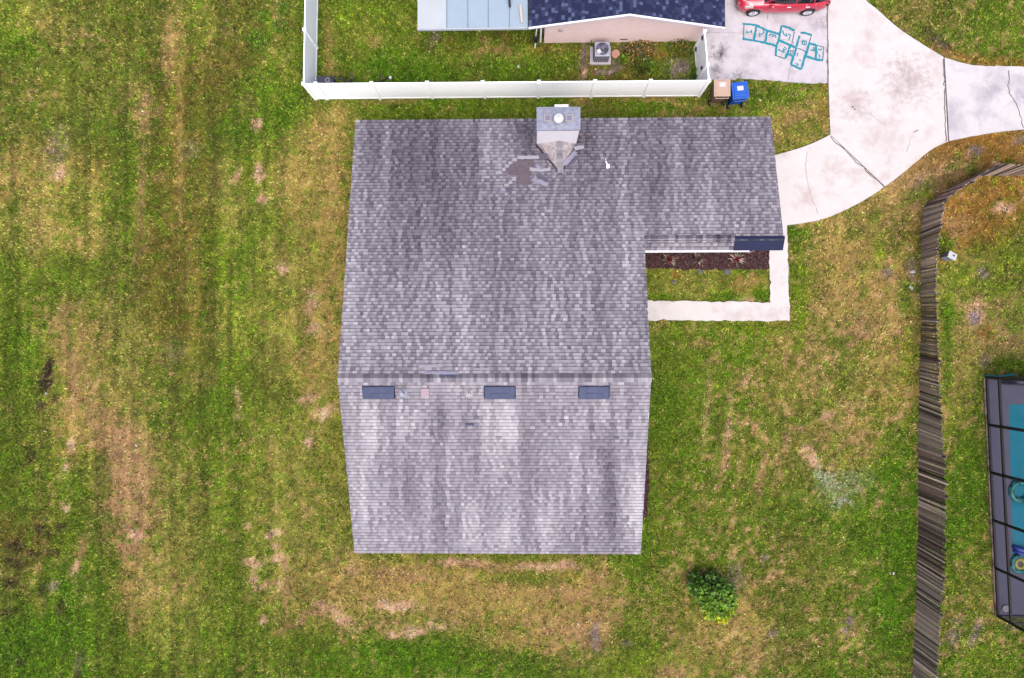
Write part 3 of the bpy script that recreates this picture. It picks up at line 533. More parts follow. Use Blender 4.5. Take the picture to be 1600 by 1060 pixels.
roof = rf.build('roof', [M_shingle, M_soffit], house, HB)
# underlayment in the bare patch
ul = MB(); pts = [gpl(u,v,NSL) for u,v in HOLE]; cxy = np.mean(np.array(pts),0)
ul.face([tuple(cxy+(np.array(p)-cxy)*1.12+np.array((0,0,.0035))) for p in pts]); 
for k in range(26):
    p = gpl(random.uniform(795,832), random.uniform(252,288), NSL); ul.box((p[0],p[1],p[2]+.006),(.025,.02,.006),random.random()*3,1)
ul.build('underlayment', [M_under, M_shdark], roof, HB)
# fascia, rake boards, gutter
fa = MB()
def rake(x, ya, yb, sl):
    za, zb = sl[0]+sl[1]*ya, sl[0]+sl[1]*yb; s = .02
    fa.hexa([(x-s,ya,za-.2),(x+s,ya,za-.2),(x+s,yb,zb-.2),(x-s,yb,zb-.2)], [(x-s,ya,za-.004),(x+s,ya,za-.004),(x+s,yb,zb-.004),(x-s,yb,zb-.004)])
rake(XL+.002,YR,YN-.02,NSL); rake(XL+.002,YS+.02,YR-.003,SSL); rake(XR-.002,YS+.02,YR-.003,SSL); rake(XR-.002,YR,YWR-.03,NSL); rake(XW-.002,YWR,YN-.02,NSL); rake(XW-.002,YWE+.02,YWR-.003,WSL)
fa.box(((XL+XR)/2,YS-.014,ZE-.1),(XR-XL,.026,.18)); fa.box(((XL+XW)/2,YN+.014,ZE-.1),(XW-XL,.026,.18))
fa.build('fascia', M_fascia, house, HB)
gt = MB(); pr = [(0,0),(-.07,.0),(-.08,.08),(-.07,.08),(-.062,.012),(-.01,.012),(-.01,.08),(0,.08)]
gx0, gx1, gy, gz = XR+.08, gp(1172,388,ZWE)[0], YWE-.035, ZWE-.085
vs = [(gx0,gy+a,gz+b) for a,b in pr]+[(gx1,gy+a,gz+b) for a,b in pr]; n = len(pr)
gt.mesh(vs, [(i,(i+1)%n,(i+1)%n+n,i+n) for i in range(n)]); gt.build('gutter', M_fascia, house, HB)
# ridge caps
def ridge(x0, x1, y, z, sn, ss, v0, wid=.17, dark=.0):
    m = MB(); x = x0
    while x < x1:
        b = min(x+.14+random.uniform(-.012,.012), x1); th = .018+random.uniform(0,.012); val = np.clip(v0+random.gauss(0,.2),0,1)
        c = s2l(gray(np.array([val])))[0]/G
        lo = .006; a_ = x; sk = random.uniform(-.012,.012)
        n0 = (a_,y+wid+sk,z-sn*wid+th); n1 = (b+.02,y+wid+sk,z-sn*wid+th*.3)
        s0 = (a_,y-wid+sk,z-ss*wid+th); s1 = (b+.02,y-wid+sk,z-ss*wid+th*.3); r0 = (a_,y,z+th+.012); r1 = (b+.02,y,z+th*.3+.012)
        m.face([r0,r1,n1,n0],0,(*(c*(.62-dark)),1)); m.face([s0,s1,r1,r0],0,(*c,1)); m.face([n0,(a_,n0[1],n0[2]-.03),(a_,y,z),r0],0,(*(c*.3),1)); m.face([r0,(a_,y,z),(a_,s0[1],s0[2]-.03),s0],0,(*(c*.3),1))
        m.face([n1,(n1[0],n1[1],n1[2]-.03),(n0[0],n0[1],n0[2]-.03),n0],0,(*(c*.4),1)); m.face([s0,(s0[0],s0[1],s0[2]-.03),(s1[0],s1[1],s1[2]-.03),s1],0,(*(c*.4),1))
        x = b
    return m
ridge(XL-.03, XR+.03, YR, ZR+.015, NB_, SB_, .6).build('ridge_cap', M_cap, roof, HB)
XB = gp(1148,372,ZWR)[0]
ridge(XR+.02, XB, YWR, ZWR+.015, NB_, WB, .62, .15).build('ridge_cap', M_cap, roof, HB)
nv = MB(); xe = XW+.06
nv.hexa([(XB,YWE-.05,ZWE+.02-.03),(xe,YWE-.05,ZWE-.01),(xe,YWR,ZWR+.01),(XB,YWR,ZWR+.01)],[(XB,YWE-.05,ZWE+.045-.02),(xe,YWE-.05,ZWE+.045-.02),(xe,YWR,ZWR+.05),(XB,YWR,ZWR+.05)])
nv.hexa([(XB,YWR,ZWR+.01),(xe,YWR,ZWR+.01),(xe,YWR+.09,zn(YWR+.09)+.01),(XB,YWR+.09,zn(YWR+.09)+.01)],[(XB,YWR,ZWR+.05),(xe,YWR,ZWR+.05),(xe,YWR+.09,zn(YWR+.09)+.04),(XB,YWR+.09,zn(YWR+.09)+.04)])
nv.build('flashing', M_navy, roof, HB)
# things on the south slope near the ridge
def on_s(u, v): return gpl(u, v, SSL)
def frame_s(p):
    nrm = Vector((0,-SB_,1)).normalized(); up = Vector((0,1,SB_)).normalized(); return Vector(p), Vector((1,0,0)), up, nrm
for u0,u1 in ((568,616),(757,805),(904,952)):
    a = on_s(u0,622); b = on_s(u1,604); m = MB(); p,ex,eu,en = frame_s(((a[0]+b[0])/2,(a[1]+b[1])/2,zs((a[1]+b[1])/2)))
    hw = (b[0]-a[0])/2; hl = (b[1]-a[1])/2*1.06
    q = [(-hw,-hl),(hw,-hl),(hw,hl),(-hw,hl)]
    m.hexa([p+ex*i+eu*j+en*.005 for i,j in q], [p+ex*(i*(.97))+eu*j*.96+en*(.13 if j<0 else .04) for i,j in q])
    m.box(p+ex*.0+eu*(-.02)+en*.1, (hw*1.2,.02,.012), 0, 0, rx=math.atan(SB_))
    o = m.build('roof_vent', M_vent, roof, HB, bevel=.015)
    f = MB(); q2 = [(-hw*1.04,-hl*1.02),(hw*1.04,-hl*1.02),(hw*1.03,hl*1.1),(-hw*1.03,hl*1.1)]
    f.hexa([p+ex*i+eu*j+en*.014 for i,j in q2],[p+ex*i+eu*j+en*.024 for i,j in q2]); f.build('flange', M_navy, o, HB)
for u,v in ((630,615),(733,615)):
    p,ex,eu,en = frame_s(on_s(u,v)); m = MB(); m.tube([p-Vector((0,0,.05)),p+Vector((0,0,.28))], .045, 12); o = m.build('vent_pipe', M_chim, roof, HB)
    b = MB(); b.tube([p+Vector((0,0,.272)),p+Vector((0,0,.283))], .03, 10); b.build('opening', M_black, o, HB)
    b = MB(); b.lathe([(.1,.02),(.07,.06),(.05,.1)], p, 14); b.hexa([p+ex*i+eu*j+en*.012 for i,j in ((-.14,-.16),(.14,-.16),(.14,.14),(-.14,.14))],[p+ex*i+eu*j+en*.024 for i,j in ((-.14,-.16),(.14,-.16),(.14,.14),(-.14,.14))]); b.build('boot', M_galv if u<700 else M_saddle, o, HB)
p,ex,eu,en = frame_s(on_s(664.5,612)); m = MB(); q = [(-.17,-.16),(.17,-.16),(.17,.16),(-.17,.16)]
m.hexa([p+ex*i+eu*j for i,j in q],[p+ex*i*.95+eu*j*.95+en*(.12 if j<0 else .07) for i,j in q]); m.build('exhaust_hood', M_pinkhood, roof, HB, bevel=.01)
p,ex,eu,en = frame_s(on_s(734,663)); m = MB(); m.box(p+en*.02,(.36,.08,.015),0,rx=math.atan(SB_),mi=0); m.build('patch', M_vent, roof, HB)
for u,v,wd,ht,mm in ((673,572,.95,.1,M_shlight),(690,583,1.35,.11,M_shpiece),(700,588,.7,.12,M_vent),(752,577,.6,.07,M_shlight)):
    p = Vector(gpl(u,v,NSL)); m = MB(); m.box(p+Vector((0,0,.03)),(wd,ht,.012),random.uniform(-.03,.03),rx=-math.atan(NB_)); m.build('repair_strip', mm, roof, HB)
m = MB(); p = Vector(gpl(949.5,259,NSL))
for dx,dy,s in ((0,-.05,.075),(-.03,.06,.045),(-.06,.16,.035),(-.08,.27,.022),(.05,.0,.04),(.06,-.07,.04)):
    y = p.y+dy; m.prism([(p.x+dx+math.cos(k*.785)*s*random.uniform(.7,1.2), y+math.sin(k*.785)*s*1.4*random.uniform(.7,1.2)) for k in range(8)], zn(y)+.01, zn(y)+.026)
m.build('sealant_blob', M_chim, roof, HB)

# chimney
ZT = 4.85
x0,y1,_ = gp(838.5,167.5,ZT); x1,y0,_ = gp(907,203,ZT)
ch = MB(); ch.box(((x0+x1)/2,(y0+y1)/2,(ZT-.1)/2),(x1-x0-.06,y1-y0-.06,ZT-.1)); 
for k in range(1,6):
    pass
chim = ch.build('chimney', M_chim, house, HB, bevel=.01)
cp = MB(); cp.box(((x0+x1)/2,(y0+y1)/2,ZT-.06),(x1-x0,y1-y0,.1)); 
q = .06; cp.hexa([(x0+.02,y0+.02,ZT-.01),(x1-.02,y0+.02,ZT-.01),(x1-.02,y1-.02,ZT-.01),(x0+.02,y1-.02,ZT-.01)],[(x0+.3,y0+.2,ZT+.03),(x1-.3,y0+.2,ZT+.03),(x1-.3,y1-.2,ZT+.03),(x0+.3,y1-.2,ZT+.03)])
cp.box(((x0+x1)/2+.12,y1+.05,ZT-.06),(.55,.1,.09),mi=1)
cp.build('chimney_cap', [M_galv, M_chim], chim, HB)
for u,v,s,hh,mm in ((856,184.5,.33,.14,M_saddle),(873,184,.3,.38,M_label),(889.5,184.5,.33,.14,M_saddle)):
    c = gp(u,v,ZT+hh); f = MB(); r = s/2
    prof = [(r*.62,.02),(r*.95,.02),(r,hh*.8),(r*1.02,hh),(r*.72,hh),(r*.7,hh-.05),(.0,hh-.05)] if mm is M_saddle else [(r*.7,.02),(r*.7,hh*.7),(r*1.05,hh*.72),(r*1.05,hh*.85),(.0,hh)]
    f.lathe([(a_*1.2,b_) for a_,b_ in prof],(c[0],c[1],ZT),4 if mm is M_saddle else 16)
    if mm is M_saddle:
        f.v = [(c[0]+(x_-c[0]-(y_-c[1]))*.7071, c[1]+(x_-c[0]+(y_-c[1]))*.7071, z_) for x_,y_,z_ in f.v]
    o = f.build('flue', mm, chim, HB)
    if mm is M_saddle:
        g_ = MB(); g_.box((c[0],c[1],ZT+hh-.02),(s*.62,s*.62,.03)); g_.build('cover', M_acmid, o, HB)  # grey plate added to stand in for the darker hollow inside the flue
# saddle behind the chimney
sd_ = MB(); a = gpl(839,227,NSL); b = gpl(907,227,NSL); tip = gpl(876,271,NSL); ra = ((a[0]+b[0])/2, y0+.02, a[2]+.42)
A = (a[0]-.03,a[1],a[2]+.02); B = (b[0]+.03,b[1],b[2]+.02); Tp = (tip[0],tip[1],tip[2]+.03)
A2 = (x0+.03,y0+.03,zn(y0)+.02); B2 = (x1-.03,y0+.03,zn(y0)+.02)

for P_,flip in ((A2,0),(B2,1)):
    P_ = Vector(P_); T_ = Vector(Tp); R_ = Vector(ra); nk = 12
    for k in range(nk):
        a_ = P_.lerp(T_,k/nk); b_ = P_.lerp(T_,(k+1)/nk); c_ = R_.lerp(T_,(k+1)/nk); d_ = R_.lerp(T_,k/nk); nx = 7
        for j in range(nx):
            t0,t1 = j/nx,(j+1)/nx; q_ = [a_.lerp(d_,t0),b_.lerp(c_,t0),b_.lerp(c_,t1),a_.lerp(d_,t1)]; up_ = Vector((0,0,.012*((k+j)%2)))
            cc_ = C(*(np.array((214,202,204))*random.uniform(.84,1.06)*(.8 if j == 0 else 1)).clip(0,235)); q_ = [v_+up_ for v_ in q_]
            sd_.face(q_ if not flip else q_[::-1], 0, cc_)
sd = sd_.build('saddle', M_cap, roof, HB)
rc = MB(); N_ = 11
for k in range(N_):
    f0, f1 = k/N_, (k+1.15)/N_; P0 = Vector(ra).lerp(Vector(Tp),f0); P1 = Vector(ra).lerp(Vector(Tp),min(f1,1)); wv = Vector((.13,0,-.05)); v2 = Vector((-.13,0,-.05)); c = s2l(gray(np.array([.75+random.gauss(0,.08)])))[0]/G
    rc.face([P0+v2+Vector((0,0,.02)),P1+v2+Vector((0,0,.035)),P1+Vector((0,0,.045)),P0+Vector((0,0,.03))],0,(*c,1)); rc.face([P0+Vector((0,0,.03)),P1+Vector((0,0,.045)),P1+wv+Vector((0,0,.035)),P0+wv+Vector((0,0,.02))],0,(*(c*.95),1))
rc.build('ridge_cap', M_cap, sd, HB)
fl = MB()
for P,Q in ((A2,Tp),(B2,Tp)):
    P,Q = Vector(P),Vector(Q); d = (Q-P).normalized(); nrm = Vector((d.y,-d.x,0)).normalized()*(-1 if P is None else 1)
    side = nrm if (nrm.x < 0) == (P.x < Q.x) else -nrm
    fl.face([P+Vector((0,0,.012)),Q+Vector((0,0,.012)),Q+side*.05+Vector((0,0,.016)),P+side*.09+Vector((0,0,.016))])
fl.build('valley_flashing', M_black, sd, HB)
# small light shingle courses on the saddle flanks are left to the sheet; loose shingles are things
LS = [ # zoom-5 centre, length m, width m, angle deg (image, ccw), material, label
 (565,640,.92,.15,0,M_shlight,'long pale strip of torn shingle along the top edge of the bare roof patch'),
 (725,632,.40,.26,4,M_shdark,'dark square torn shingle wedged against the left edge of the chimney saddle'),
 (632,765,.42,.15,-8,M_shlight,'pale torn shingle at the right edge of the bare roof patch'),
 (662,735,.30,.14,-55,M_shpiece,'grey shingle scrap leaning steeply beside the bare roof patch'),
 (735,770,.50,.13,8,M_shlight,'pale torn shingle between the bare patch and the saddle tip'),
 (690,895,.64,.17,-24,M_shpiece,'lowest grey torn shingle lying slanted below the bare roof patch'),
 (710,850,.56,.13,-28,M_shdark,'slanted dark shingle strip just above the lowest torn shingle'),
 (998,650,.80,.18,52,M_shpiece,'long grey shingle curled up along the right side of the chimney saddle'),
 (1092,540,.40,.17,12,M_shlight,'short pale shingle at the upper right corner of the chimney saddle'),
 (1028,690,.66,.10,48,M_shdark,'dark narrow shingle strip under the curled shingle right of the saddle'),
 (1090,505,.42,.10,12,M_under,'brown underside of a lifted shingle at the chimney corner'),
 (425,662,.20,.14,0,M_shlight,'pale shingle tab at the upper left corner of the bare roof patch'),
 (380,697,.17,.13,20,M_shlight,'second pale shingle tab down the left edge of the bare patch'),
 (345,732,.17,.13,0,M_shlight,'third pale shingle tab down the left edge of the bare patch'),
 (312,765,.17,.13,10,M_shlight,'fourth pale shingle tab down the left edge of the bare patch'),
 (262,797,.28,.12,0,M_shlight,'pale tab sticking out leftmost beside the bare roof patch'),
 (420,865,.18,.16,0,M_shlight,'pale tab at the lower left corner of the bare roof patch'),
 (380,900,.18,.13,30,M_shlight,'pale tab scrap below the lower left corner of the patch'),
 (340,930,.2,.13,0,M_shlight,'pale scrap just above the dark scrap below the patch'),
 (365,970,.26,.2,25,M_shdark,'dark square scrap lying farthest below the bare roof patch'),
 (305,970,.2,.14,0,M_shpiece,'grey scrap left of the dark square scrap on the roof'),
 (335,1022,.11,.12,0,M_shlight,'tiny white shingle chip lowest below the bare patch')]
for i,(zx,zy,L,wd,an,mm,lab) in enumerate(LS):
    u,v = 740+zx*.15094,150+zy*.15094; p = Vector(gpl(u,v,NSL)); m = MB(); n = 6; R_ = Matrix.Rotation(math.radians(an),3,'Z'); tilt = random.uniform(.0,.05)
    top = []; bot = []
    for k in range(n+1):
        for s_ in (-1,1):
            q = R_@Vector(((k/n-.5)*L+random.uniform(-.012,.012), s_*wd/2*random.uniform(.85,1.08), 0)); z = NSL[1]*q.y+.02+tilt*math.sin(k/n*3.1)+(.02 if s_>0 else 0)
            bot.append((q.x,q.y,z)); top.append((q.x,q.y,z+.012))
    fs = []; o_ = len(bot)
    for k in range(n): a_=2*k; fs += [(a_+o_,a_+2+o_,a_+3+o_,a_+1+o_),(a_+1,a_+3,a_+2,a_),(a_,a_+2,a_+2+o_,a_+o_),(a_+3,a_+1,a_+1+o_,a_+3+o_)]
    fs += [(0,o_,o_+1,1),(2*n+1,2*n+1+o_,2*n+o_,2*n)]
    m.mesh(bot+top, fs); o = m.build('loose_shingle', mm); o.location = p; tag(o, lab, 'shingle', 'loose shingles on the roof beside the chimney')

# ------------------------------------------------------------------ white vinyl fence
A0 = Vector(gp(494,155)); A1 = Vector(gp(1091.5,150.5)); AN = Vector(gp(497.5,-40)); FH = 1.83
vf = thing('vinyl_fence', 'white vinyl privacy fence with square posts closing in the neighbouring back yard', 'fence', A0); FB = A0
def fpost(p, h=1.9):
    m = MB(); m.box((p[0],p[1],h/2-.05),(.125,.125,h+.1)); b = .085
    m.hexa([(p[0]-b,p[1]-b,h),(p[0]+b,p[1]-b,h),(p[0]+b,p[1]+b,h),(p[0]-b,p[1]+b,h)],[(p[0]-.03,p[1]-.03,h+.06),(p[0]+.03,p[1]-.03,h+.06),(p[0]+.03,p[1]+.03,h+.06),(p[0]-.03,p[1]+.03,h+.06)])
    m.build('post', M_white, vf, FB, bevel=.006)
def fpanel(p, q, name='panel'):
    p, q = Vector(p), Vector(q); d = (q-p); L = d.length-.13; a = math.atan2(d.y,d.x); c = (p+q)/2; m = MB(); nb = max(1,round(L/.15))
    for k in range(nb):
        s = (k+.5)/nb-.5; cc = c+d.normalized()*s*L; m.box((cc.x,cc.y,.93),(L/nb-.006,.03,1.72),a)
    m.box((c.x,c.y,.93),(L,.022,1.7),a)
    o = m.build(name, M_white, vf, FB)
    for z in (.1,1.79): r = MB(); r.box((c.x,c.y,z),(L,.055,.13),a); r.build('rail', M_white, o, FB, bevel=.005)
    return o
def at_top(u): 
    t_ = (gp(u,130,1.9)[0]-A0.x)/(A1.x-A0.x); return A0.lerp(A1, t_)
FP = [A0, at_top(492)+Vector((.02,0,0))]+[at_top(u) for u in (580,667,754,842,930,1017)]+[A1]
for p in FP: fpost(p)
for i in range(len(FP)-1): fpanel(FP[i], FP[i+1])
WN = [A0]+[A0+(AN-A0).normalized()*s for s in (2.44,4.88,7.3)]
for p in WN[1:]: fpost(p)
for i in range(3): fpanel(WN[i], WN[i+1])
E1 = Vector(gp(1104,100,1.9)); E1 = Vector((E1.x,E1.y,0)); E2 = Vector(gp(1101.5,46,1.9)); E2 = Vector((E2.x,E2.y-.05,0)); E1.x = A1.x+(E2.x-A1.x)*.35
fpost(E1); fpost(E2); fpanel(A1,E1)
g = fpanel(E1,E2,'gate')
for f_,z in ((.12,1.55),(.12,.4)):
    p = E2.lerp(E1,f_); m = MB(); m.box((p.x-.05,p.y,z),(.05,.16,.12)); m.build('hinge', M_black, g, FB)
p = E1.lerp(E2,.1); m = MB(); m.box((p.x-.06,p.y,1.1),(.06,.1,.16)); m.build('latch', M_black, g, FB)

# dark gear in the fence corner
c0 = gp(508,131,.75); sb = thing('storage_box', 'dark blue plastic box with a pale ring on its lid in the fence corner', 'box', (c0[0],c0[1]+.1,0))
m = MB(); m.box((0,0,.36),(.75,.42,.72)); m.build('body', M_slate, sb, bevel=.02); m = MB(); m.box((0,0,.745),(.8,.46,.05)); m.build('lid', M_slate, sb, bevel=.015)
m = MB(); m.tube([(.12+.1*math.cos(k*.39),.06+.08*math.sin(k*.39),.79) for k in range(16)], .012, 6, closed=True); m.build('ring', M_label, sb)
def pole(u0,v0,z0,u1,v1,z1,lab,bulb):
    a = Vector(gp(u0,v0,z0)); b = Vector(gp(u1,v1,z1)); o = thing('garden_pole', lab, 'pole', (a.x,a.y,0)); m = MB(); base = Vector((a.x,a.y,0))
    m.tube([a-base,b-base], .034, 8); m.tube([a-base-Vector((0,0,z0)),a-base+Vector((0,0,.4))], .02, 8); m.build('shaft', M_black, o)
    k = MB()
    if bulb: k.lathe([(.0,-.06),(.06,-.04),(.075,0),(.06,.05),(.0,.08)], b-base, 12); k.build('globe', M_label, o)
    else: k.tube([b-base-Vector((0,.1,0)),b-base+Vector((0,.1,0))], .02, 8); k.build('crossbar', M_black, o)
pole(550,128.5,.6,517,119.5,1.0,'black garden pole without a globe slanting left behind the white fence',False)
pole(592,128.5,.6,610,121.5,1.1,'black garden pole tipped with a white globe behind the white fence',True)
for u,s in ((549,'left'),(595,'right')):
    a = Vector(gp(u,124,.8)); o = MB(); 
    for dx in (-.05,.05): o.tube([(dx,-.12,0),(dx,-.1,.75),(dx,.26,.8)], .018, 6)
    q = o.build('plant_stake', M_black); q.location = (a.x,a.y,0); tag(q, 'thin dark double stake beside the %s' % ('pole slanting left' if s=='left' else 'pole tipped with a white globe'), 'stake', 'thin stakes inside the white fence')

# ------------------------------------------------------------------ neighbouring house
nyw = gp(970,66)[1]; OV = .45; nyr = nyw-OV
def nz(u, v):                               # height where pixel ray meets the rake plane y = nyr
    d = ray(u,v); t_ = nyr/d[1]; return d[0]*t_, H+d[2]*t_
xa,za = nz(826,43); xp,zp = nz(984,22); xb,zb = nz(1133,43)
nb = thing('neighbouring_house', 'pink beige house with navy shingle roof and white gable trim', 'house', (xp,nyw,0)); NBs = (xp,nyw,0)
NYB = nyw+13
w = MB(); xl = gp(850,66)[0]; xr = gp(1093,66)[0]
zl = lambda x: (za+(zp-za)*(x-xa)/(xp-xa)) if x < xp else (zb+(zp-zb)*(xb-x)/(xb-xp))
w.mesh([(xl,nyw,-.1),(xr,nyw,-.1),(xr,nyw,zl(xr)-.16),(xp,nyw,zp-.16),(xl,nyw,zl(xl)-.16),(xl,NYB,-.1),(xr,NYB,-.1),(xr,NYB,zl(xr)-.16),(xp,NYB,zp-.16),(xl,NYB,zl(xl)-.16)],[(0,1,2,3,4),(9,8,7,6,5),(0,4,9,5),(1,6,7,2)])
w.build('wall', M_pink, nb, NBs)
r = MB()
def nroof(xe, ze_, side):
    s = np.sign(xe-xp); n = int(abs(xe-xp)/.14); ex = abs(xe-xp)/n
    r.mesh([(xe,nyr,ze_-.12),(xp,nyr,zp-.12),(xp,NYB,zp-.12),(xe,NYB,ze_-.12),(xe,nyr,ze_),(xp,nyr,zp),(xp,NYB,zp),(xe,NYB,ze_)],[(0,1,5,4),(4,5,6,7),(0,4,7,3),(0,3,2,1)],0,C(40,44,70))
    for k in range(n):
        xA = xe-s*k*ex; xB = xe-s*(k+1)*ex; zA = ze_+(zp-ze_)*k/n; zB = ze_+(zp-ze_)*(k+1)/n; y = nyr-random.random()*.2
        while y < nyr+4:
            wd = random.uniform(.1,.24); q = random.random(); cc = C(100,110,150) if q < .16 else (C(60,67,106) if q < .5 else C(44,50,88)); 
            a_ = max(y,nyr-.015); b_ = y+wd-.005; th = random.uniform(.01,.018)
            if b_ > a_:
                P = [(xA,a_,zA+th),(xB,a_,zB+.004),(xB,b_,zB+.004),(xA,b_,zA+th)]
                r.face(P if s < 0 else P[::-1], 0, cc)
            y += wd
nroof(xa,za,'w'); nroof(xb,zb,'e')
r.build('roof', M_roofnavy, nb, NBs)
tr = MB()
for xe,ze_ in ((xa,za),(xb,zb)):
    tr.hexa([(xe,nyr-.03,ze_-.17),(xp,nyr-.03,zp-.17),(xp,nyr-.002,zp-.17),(xe,nyr-.002,ze_-.17)],[(xe,nyr-.075,ze_+.02),(xp,nyr-.075,zp+.02),(xp,nyr-.002,zp+.02),(xe,nyr-.002,ze_+.02)])
tr.build('gable_trim', M_fascia, nb, NBs)
m = MB()
zz = 1.3; p = gp(876,53,zz); m.box((p[0],nyw-.04,1.35),(.16,.08,.2)); m.build('wall_box', M_pad, nb, NBs, bevel=.01)
m = MB(); m.box((gp(975,62,.3)[0],nyw-.012,.3),(.34,.02,.09)); m.build('wall_vent', M_stone, nb, NBs)
m = MB(); p = Vector((xl-.12,nyw-.1,0)); m.tube([p+Vector((-.25,-.2,2.3)),p+Vector((-.05,.05,1.9)),p+Vector((-.05,.05,.2))], .04, 8); m.build('downspout', M_fascia, nb, NBs)
# patio cover
pz = 2.38; P0 = gp(652,45,pz); P1 = gp(825,45,pz); pc = MB(); yT = P0[1]+6
edges = [652,698,731,763,796,825]; xs = [gp(u,45,pz)[0] for u in edges]
for i in range(5):
    pc.box(((xs[i]+xs[i+1])/2,(P0[1]+yT)/2,pz-.03),(xs[i+1]-xs[i]-.02,yT-P0[1],.06),mi=1 if i == 0 else 0)
    if i: pc.box((xs[i],(P0[1]+yT)/2,pz+.0),(.035,yT-P0[1],.05),mi=2)
pc.box(((P0[0]+P1[0])/2,P0[1]-.03,pz-.05),(P1[0]-P0[0],.05,.14),mi=1)
for k in range(24): pass
patio = pc.build('patio_cover', [M_pan,M_panw,M_seam], nb, NBs)
for x in (xs[0]+.3,xs[3]): q = MB(); q.box((x,P0[1]+1.9,1.13),(.1,.1,2.3)); q.build('post', M_fascia, patio, NBs)
q = MB(); p = gp(796,4,pz+.1); q.tube([(p[0],p[1]+.25,pz+.1),(p[0],p[1],pz+.35),(p[0]+.02,p[1]-.2,pz+.1)], .05, 8); q.build('vent_pipe', M_black, patio, NBs)
a = gp(816,8,pz+.06); b = gp(812.5,36,pz+.06); q = MB(); q.box(((a[0]+b[0])/2,(a[1]+b[1])/2,pz+.07),(.1,a[1]-b[1],.06),.09); q = q.build('board', M_terra); q.data.materials[0] = mat('pale timber', C(240,222,205), .7, .08); tag(q, 'short pale timber board lying on the blue patio roof', 'board')
q.name = 'timber_board'
c0 = gp(837,58,1.0); sp = thing('leaf_blower', 'dark tool hanging by the corner of the pink house wall', 'tool', (c0[0],c0[1],0))
m = MB(); m.lathe([(.0,.55),(.1,.58),(.13,.8),(.11,1.0),(.05,1.1),(.0,1.12)], (0,0,0), 12); m.build('body', M_black, sp); m = MB(); m.tube([(0,0,1.08),(.05,.12,1.6),(.08,.25,2.1)], .02, 8); m.tube([(.0,-.02,.6),(-.02,-.06,.0)], .035, 8); m.build('tube', M_fascia, sp)
sp.name = 'hanging_tool'

# ------------------------------------------------------------------ air conditioner
c0 = gp(938.5,88); ac = thing('air_conditioner', 'grey outdoor air conditioner with round top fan beside the pink wall', 'air conditioner', c0)
top = gp(941.2,76.5,.78); ox, oy = top[0]-c0[0], top[1]-c0[1]
m = MB(); m.box((ox,oy,.44),(.70,.68,.68)); 
m.build('cabinet', M_acgrey, ac, bevel=.03)
m = MB()
for k in range(8):
    m.box((ox-.29+k*.083,oy-.342,.42),(.03,.016,.54)); m.box((ox-.352,oy-.27+k*.077,.42),(.016,.03,.54))
m.build('louvres', M_acdark, ac)
m = MB(); R0 = .3
m.lathe([(.0,.783),(.29,.783)], (ox,oy,0), 32); fan = m.build('fan_well', M_acdark, ac)
m = MB(); m.tube([(ox+R0*math.cos(k*.196),oy+R0*math.sin(k*.196),.79) for k in range(32)], .018, 6, closed=True); m.build('fan_ring', M_acgrey, fan)
m = MB()
for k in range(3):
    a = k*2.09+.6; m.face([(ox+.05*math.cos(a),oy+.05*math.sin(a),.792),(ox+.26*math.cos(a-.45),oy+.26*math.sin(a-.45),.789),(ox+.27*math.cos(a+.4),oy+.27*math.sin(a+.4),.797)])
m.lathe([(.1,.79),(.09,.83),(.0,.835)], (ox+.02,oy+.06,0), 16); m.build('fan', M_acmid, fan)
m = MB()
for r_ in (.1,.17,.24): m.tube([(ox+r_*math.cos(k*.26),oy+r_*math.sin(k*.26),.845) for k in range(24)], .006, 4, closed=True)
for k in range(12): a = k*.5236; m.tube([(ox+.06*math.cos(a),oy+.06*math.sin(a),.85),(ox+.3*math.cos(a),oy+.3*math.sin(a),.8)], .005, 4)
m.build('guard', M_acmid, fan)
m = MB(); m.box((ox-.16,oy-.15,.86),(.17,.2,.012),.35); q = m.build('tag', M_label, ac)
m = MB(); m.tube([(ox-.37,oy+.3,.3),(ox-.5,oy+.4,.4),(ox-.45,oy+.55,.5)], .02, 6); m.build('pipe', M_black, ac)
pd = MB(); pd.box((0,0,.04),(.98,.86,.12)); pd = pd.build('concrete_pad', M_pad, bevel=.01); pd.location = (c0[0]-.02,c0[1]+.0,0); tag(pd, 'square pale concrete pad under the grey air conditioner', 'pad')
ac.location.z = .0
st = MB(); st.lathe([(.0,.0),(.2,.0),(.21,.1),(.2,.16),(.15,.165),(.0,.155)], (0,0,0), 20); st = st.build('stepping_stone', M_terra, smooth=False); st.location = gp(962,85,.1)[:2]+(0,); tag(st, 'round terracotta disc on the soil right of the air conditioner', 'stepping stone')

# ------------------------------------------------------------------ leafy plants
def leaf_cloud(n, fn, size, cols, up=.35):
    """fn() -> position, outward dir; returns MB of leaf quads"""
    m = MB()
    for _ in range(n):
        p, d, k = fn(); p = Vector(p); d = Vector(d)+Vector((random.gauss(0,.5),random.gauss(0,.5),random.gauss(0,.4)+up)); d.normalize()
        s = d.cross(Vector((random.gauss(0,.3),random.gauss(0,.3),1))).normalized(); L = size*random.uniform(.7,1.35); wd = L*.3
        c = np.array((1.16,1.0,.68))*np.array(cols[min(len(cols)-1,max(0,int(k*len(cols)+random.gauss(0,.5))))])*random.uniform(.7,1.3); cc = C(*np.clip(c,5,240),1.35)
        droop = Vector((0,0,-.15*L))
        m.face([p-s*wd*.3,p+d*L*.45-s*wd,p+d*L+droop,p+d*L*.45+s*wd], 0, cc)
    return m
b0 = Vector(gp(1106,930)); bush = thing('bush', 'solitary bushy green shrub with yellow-green tips on the rear lawn', 'bush', b0)
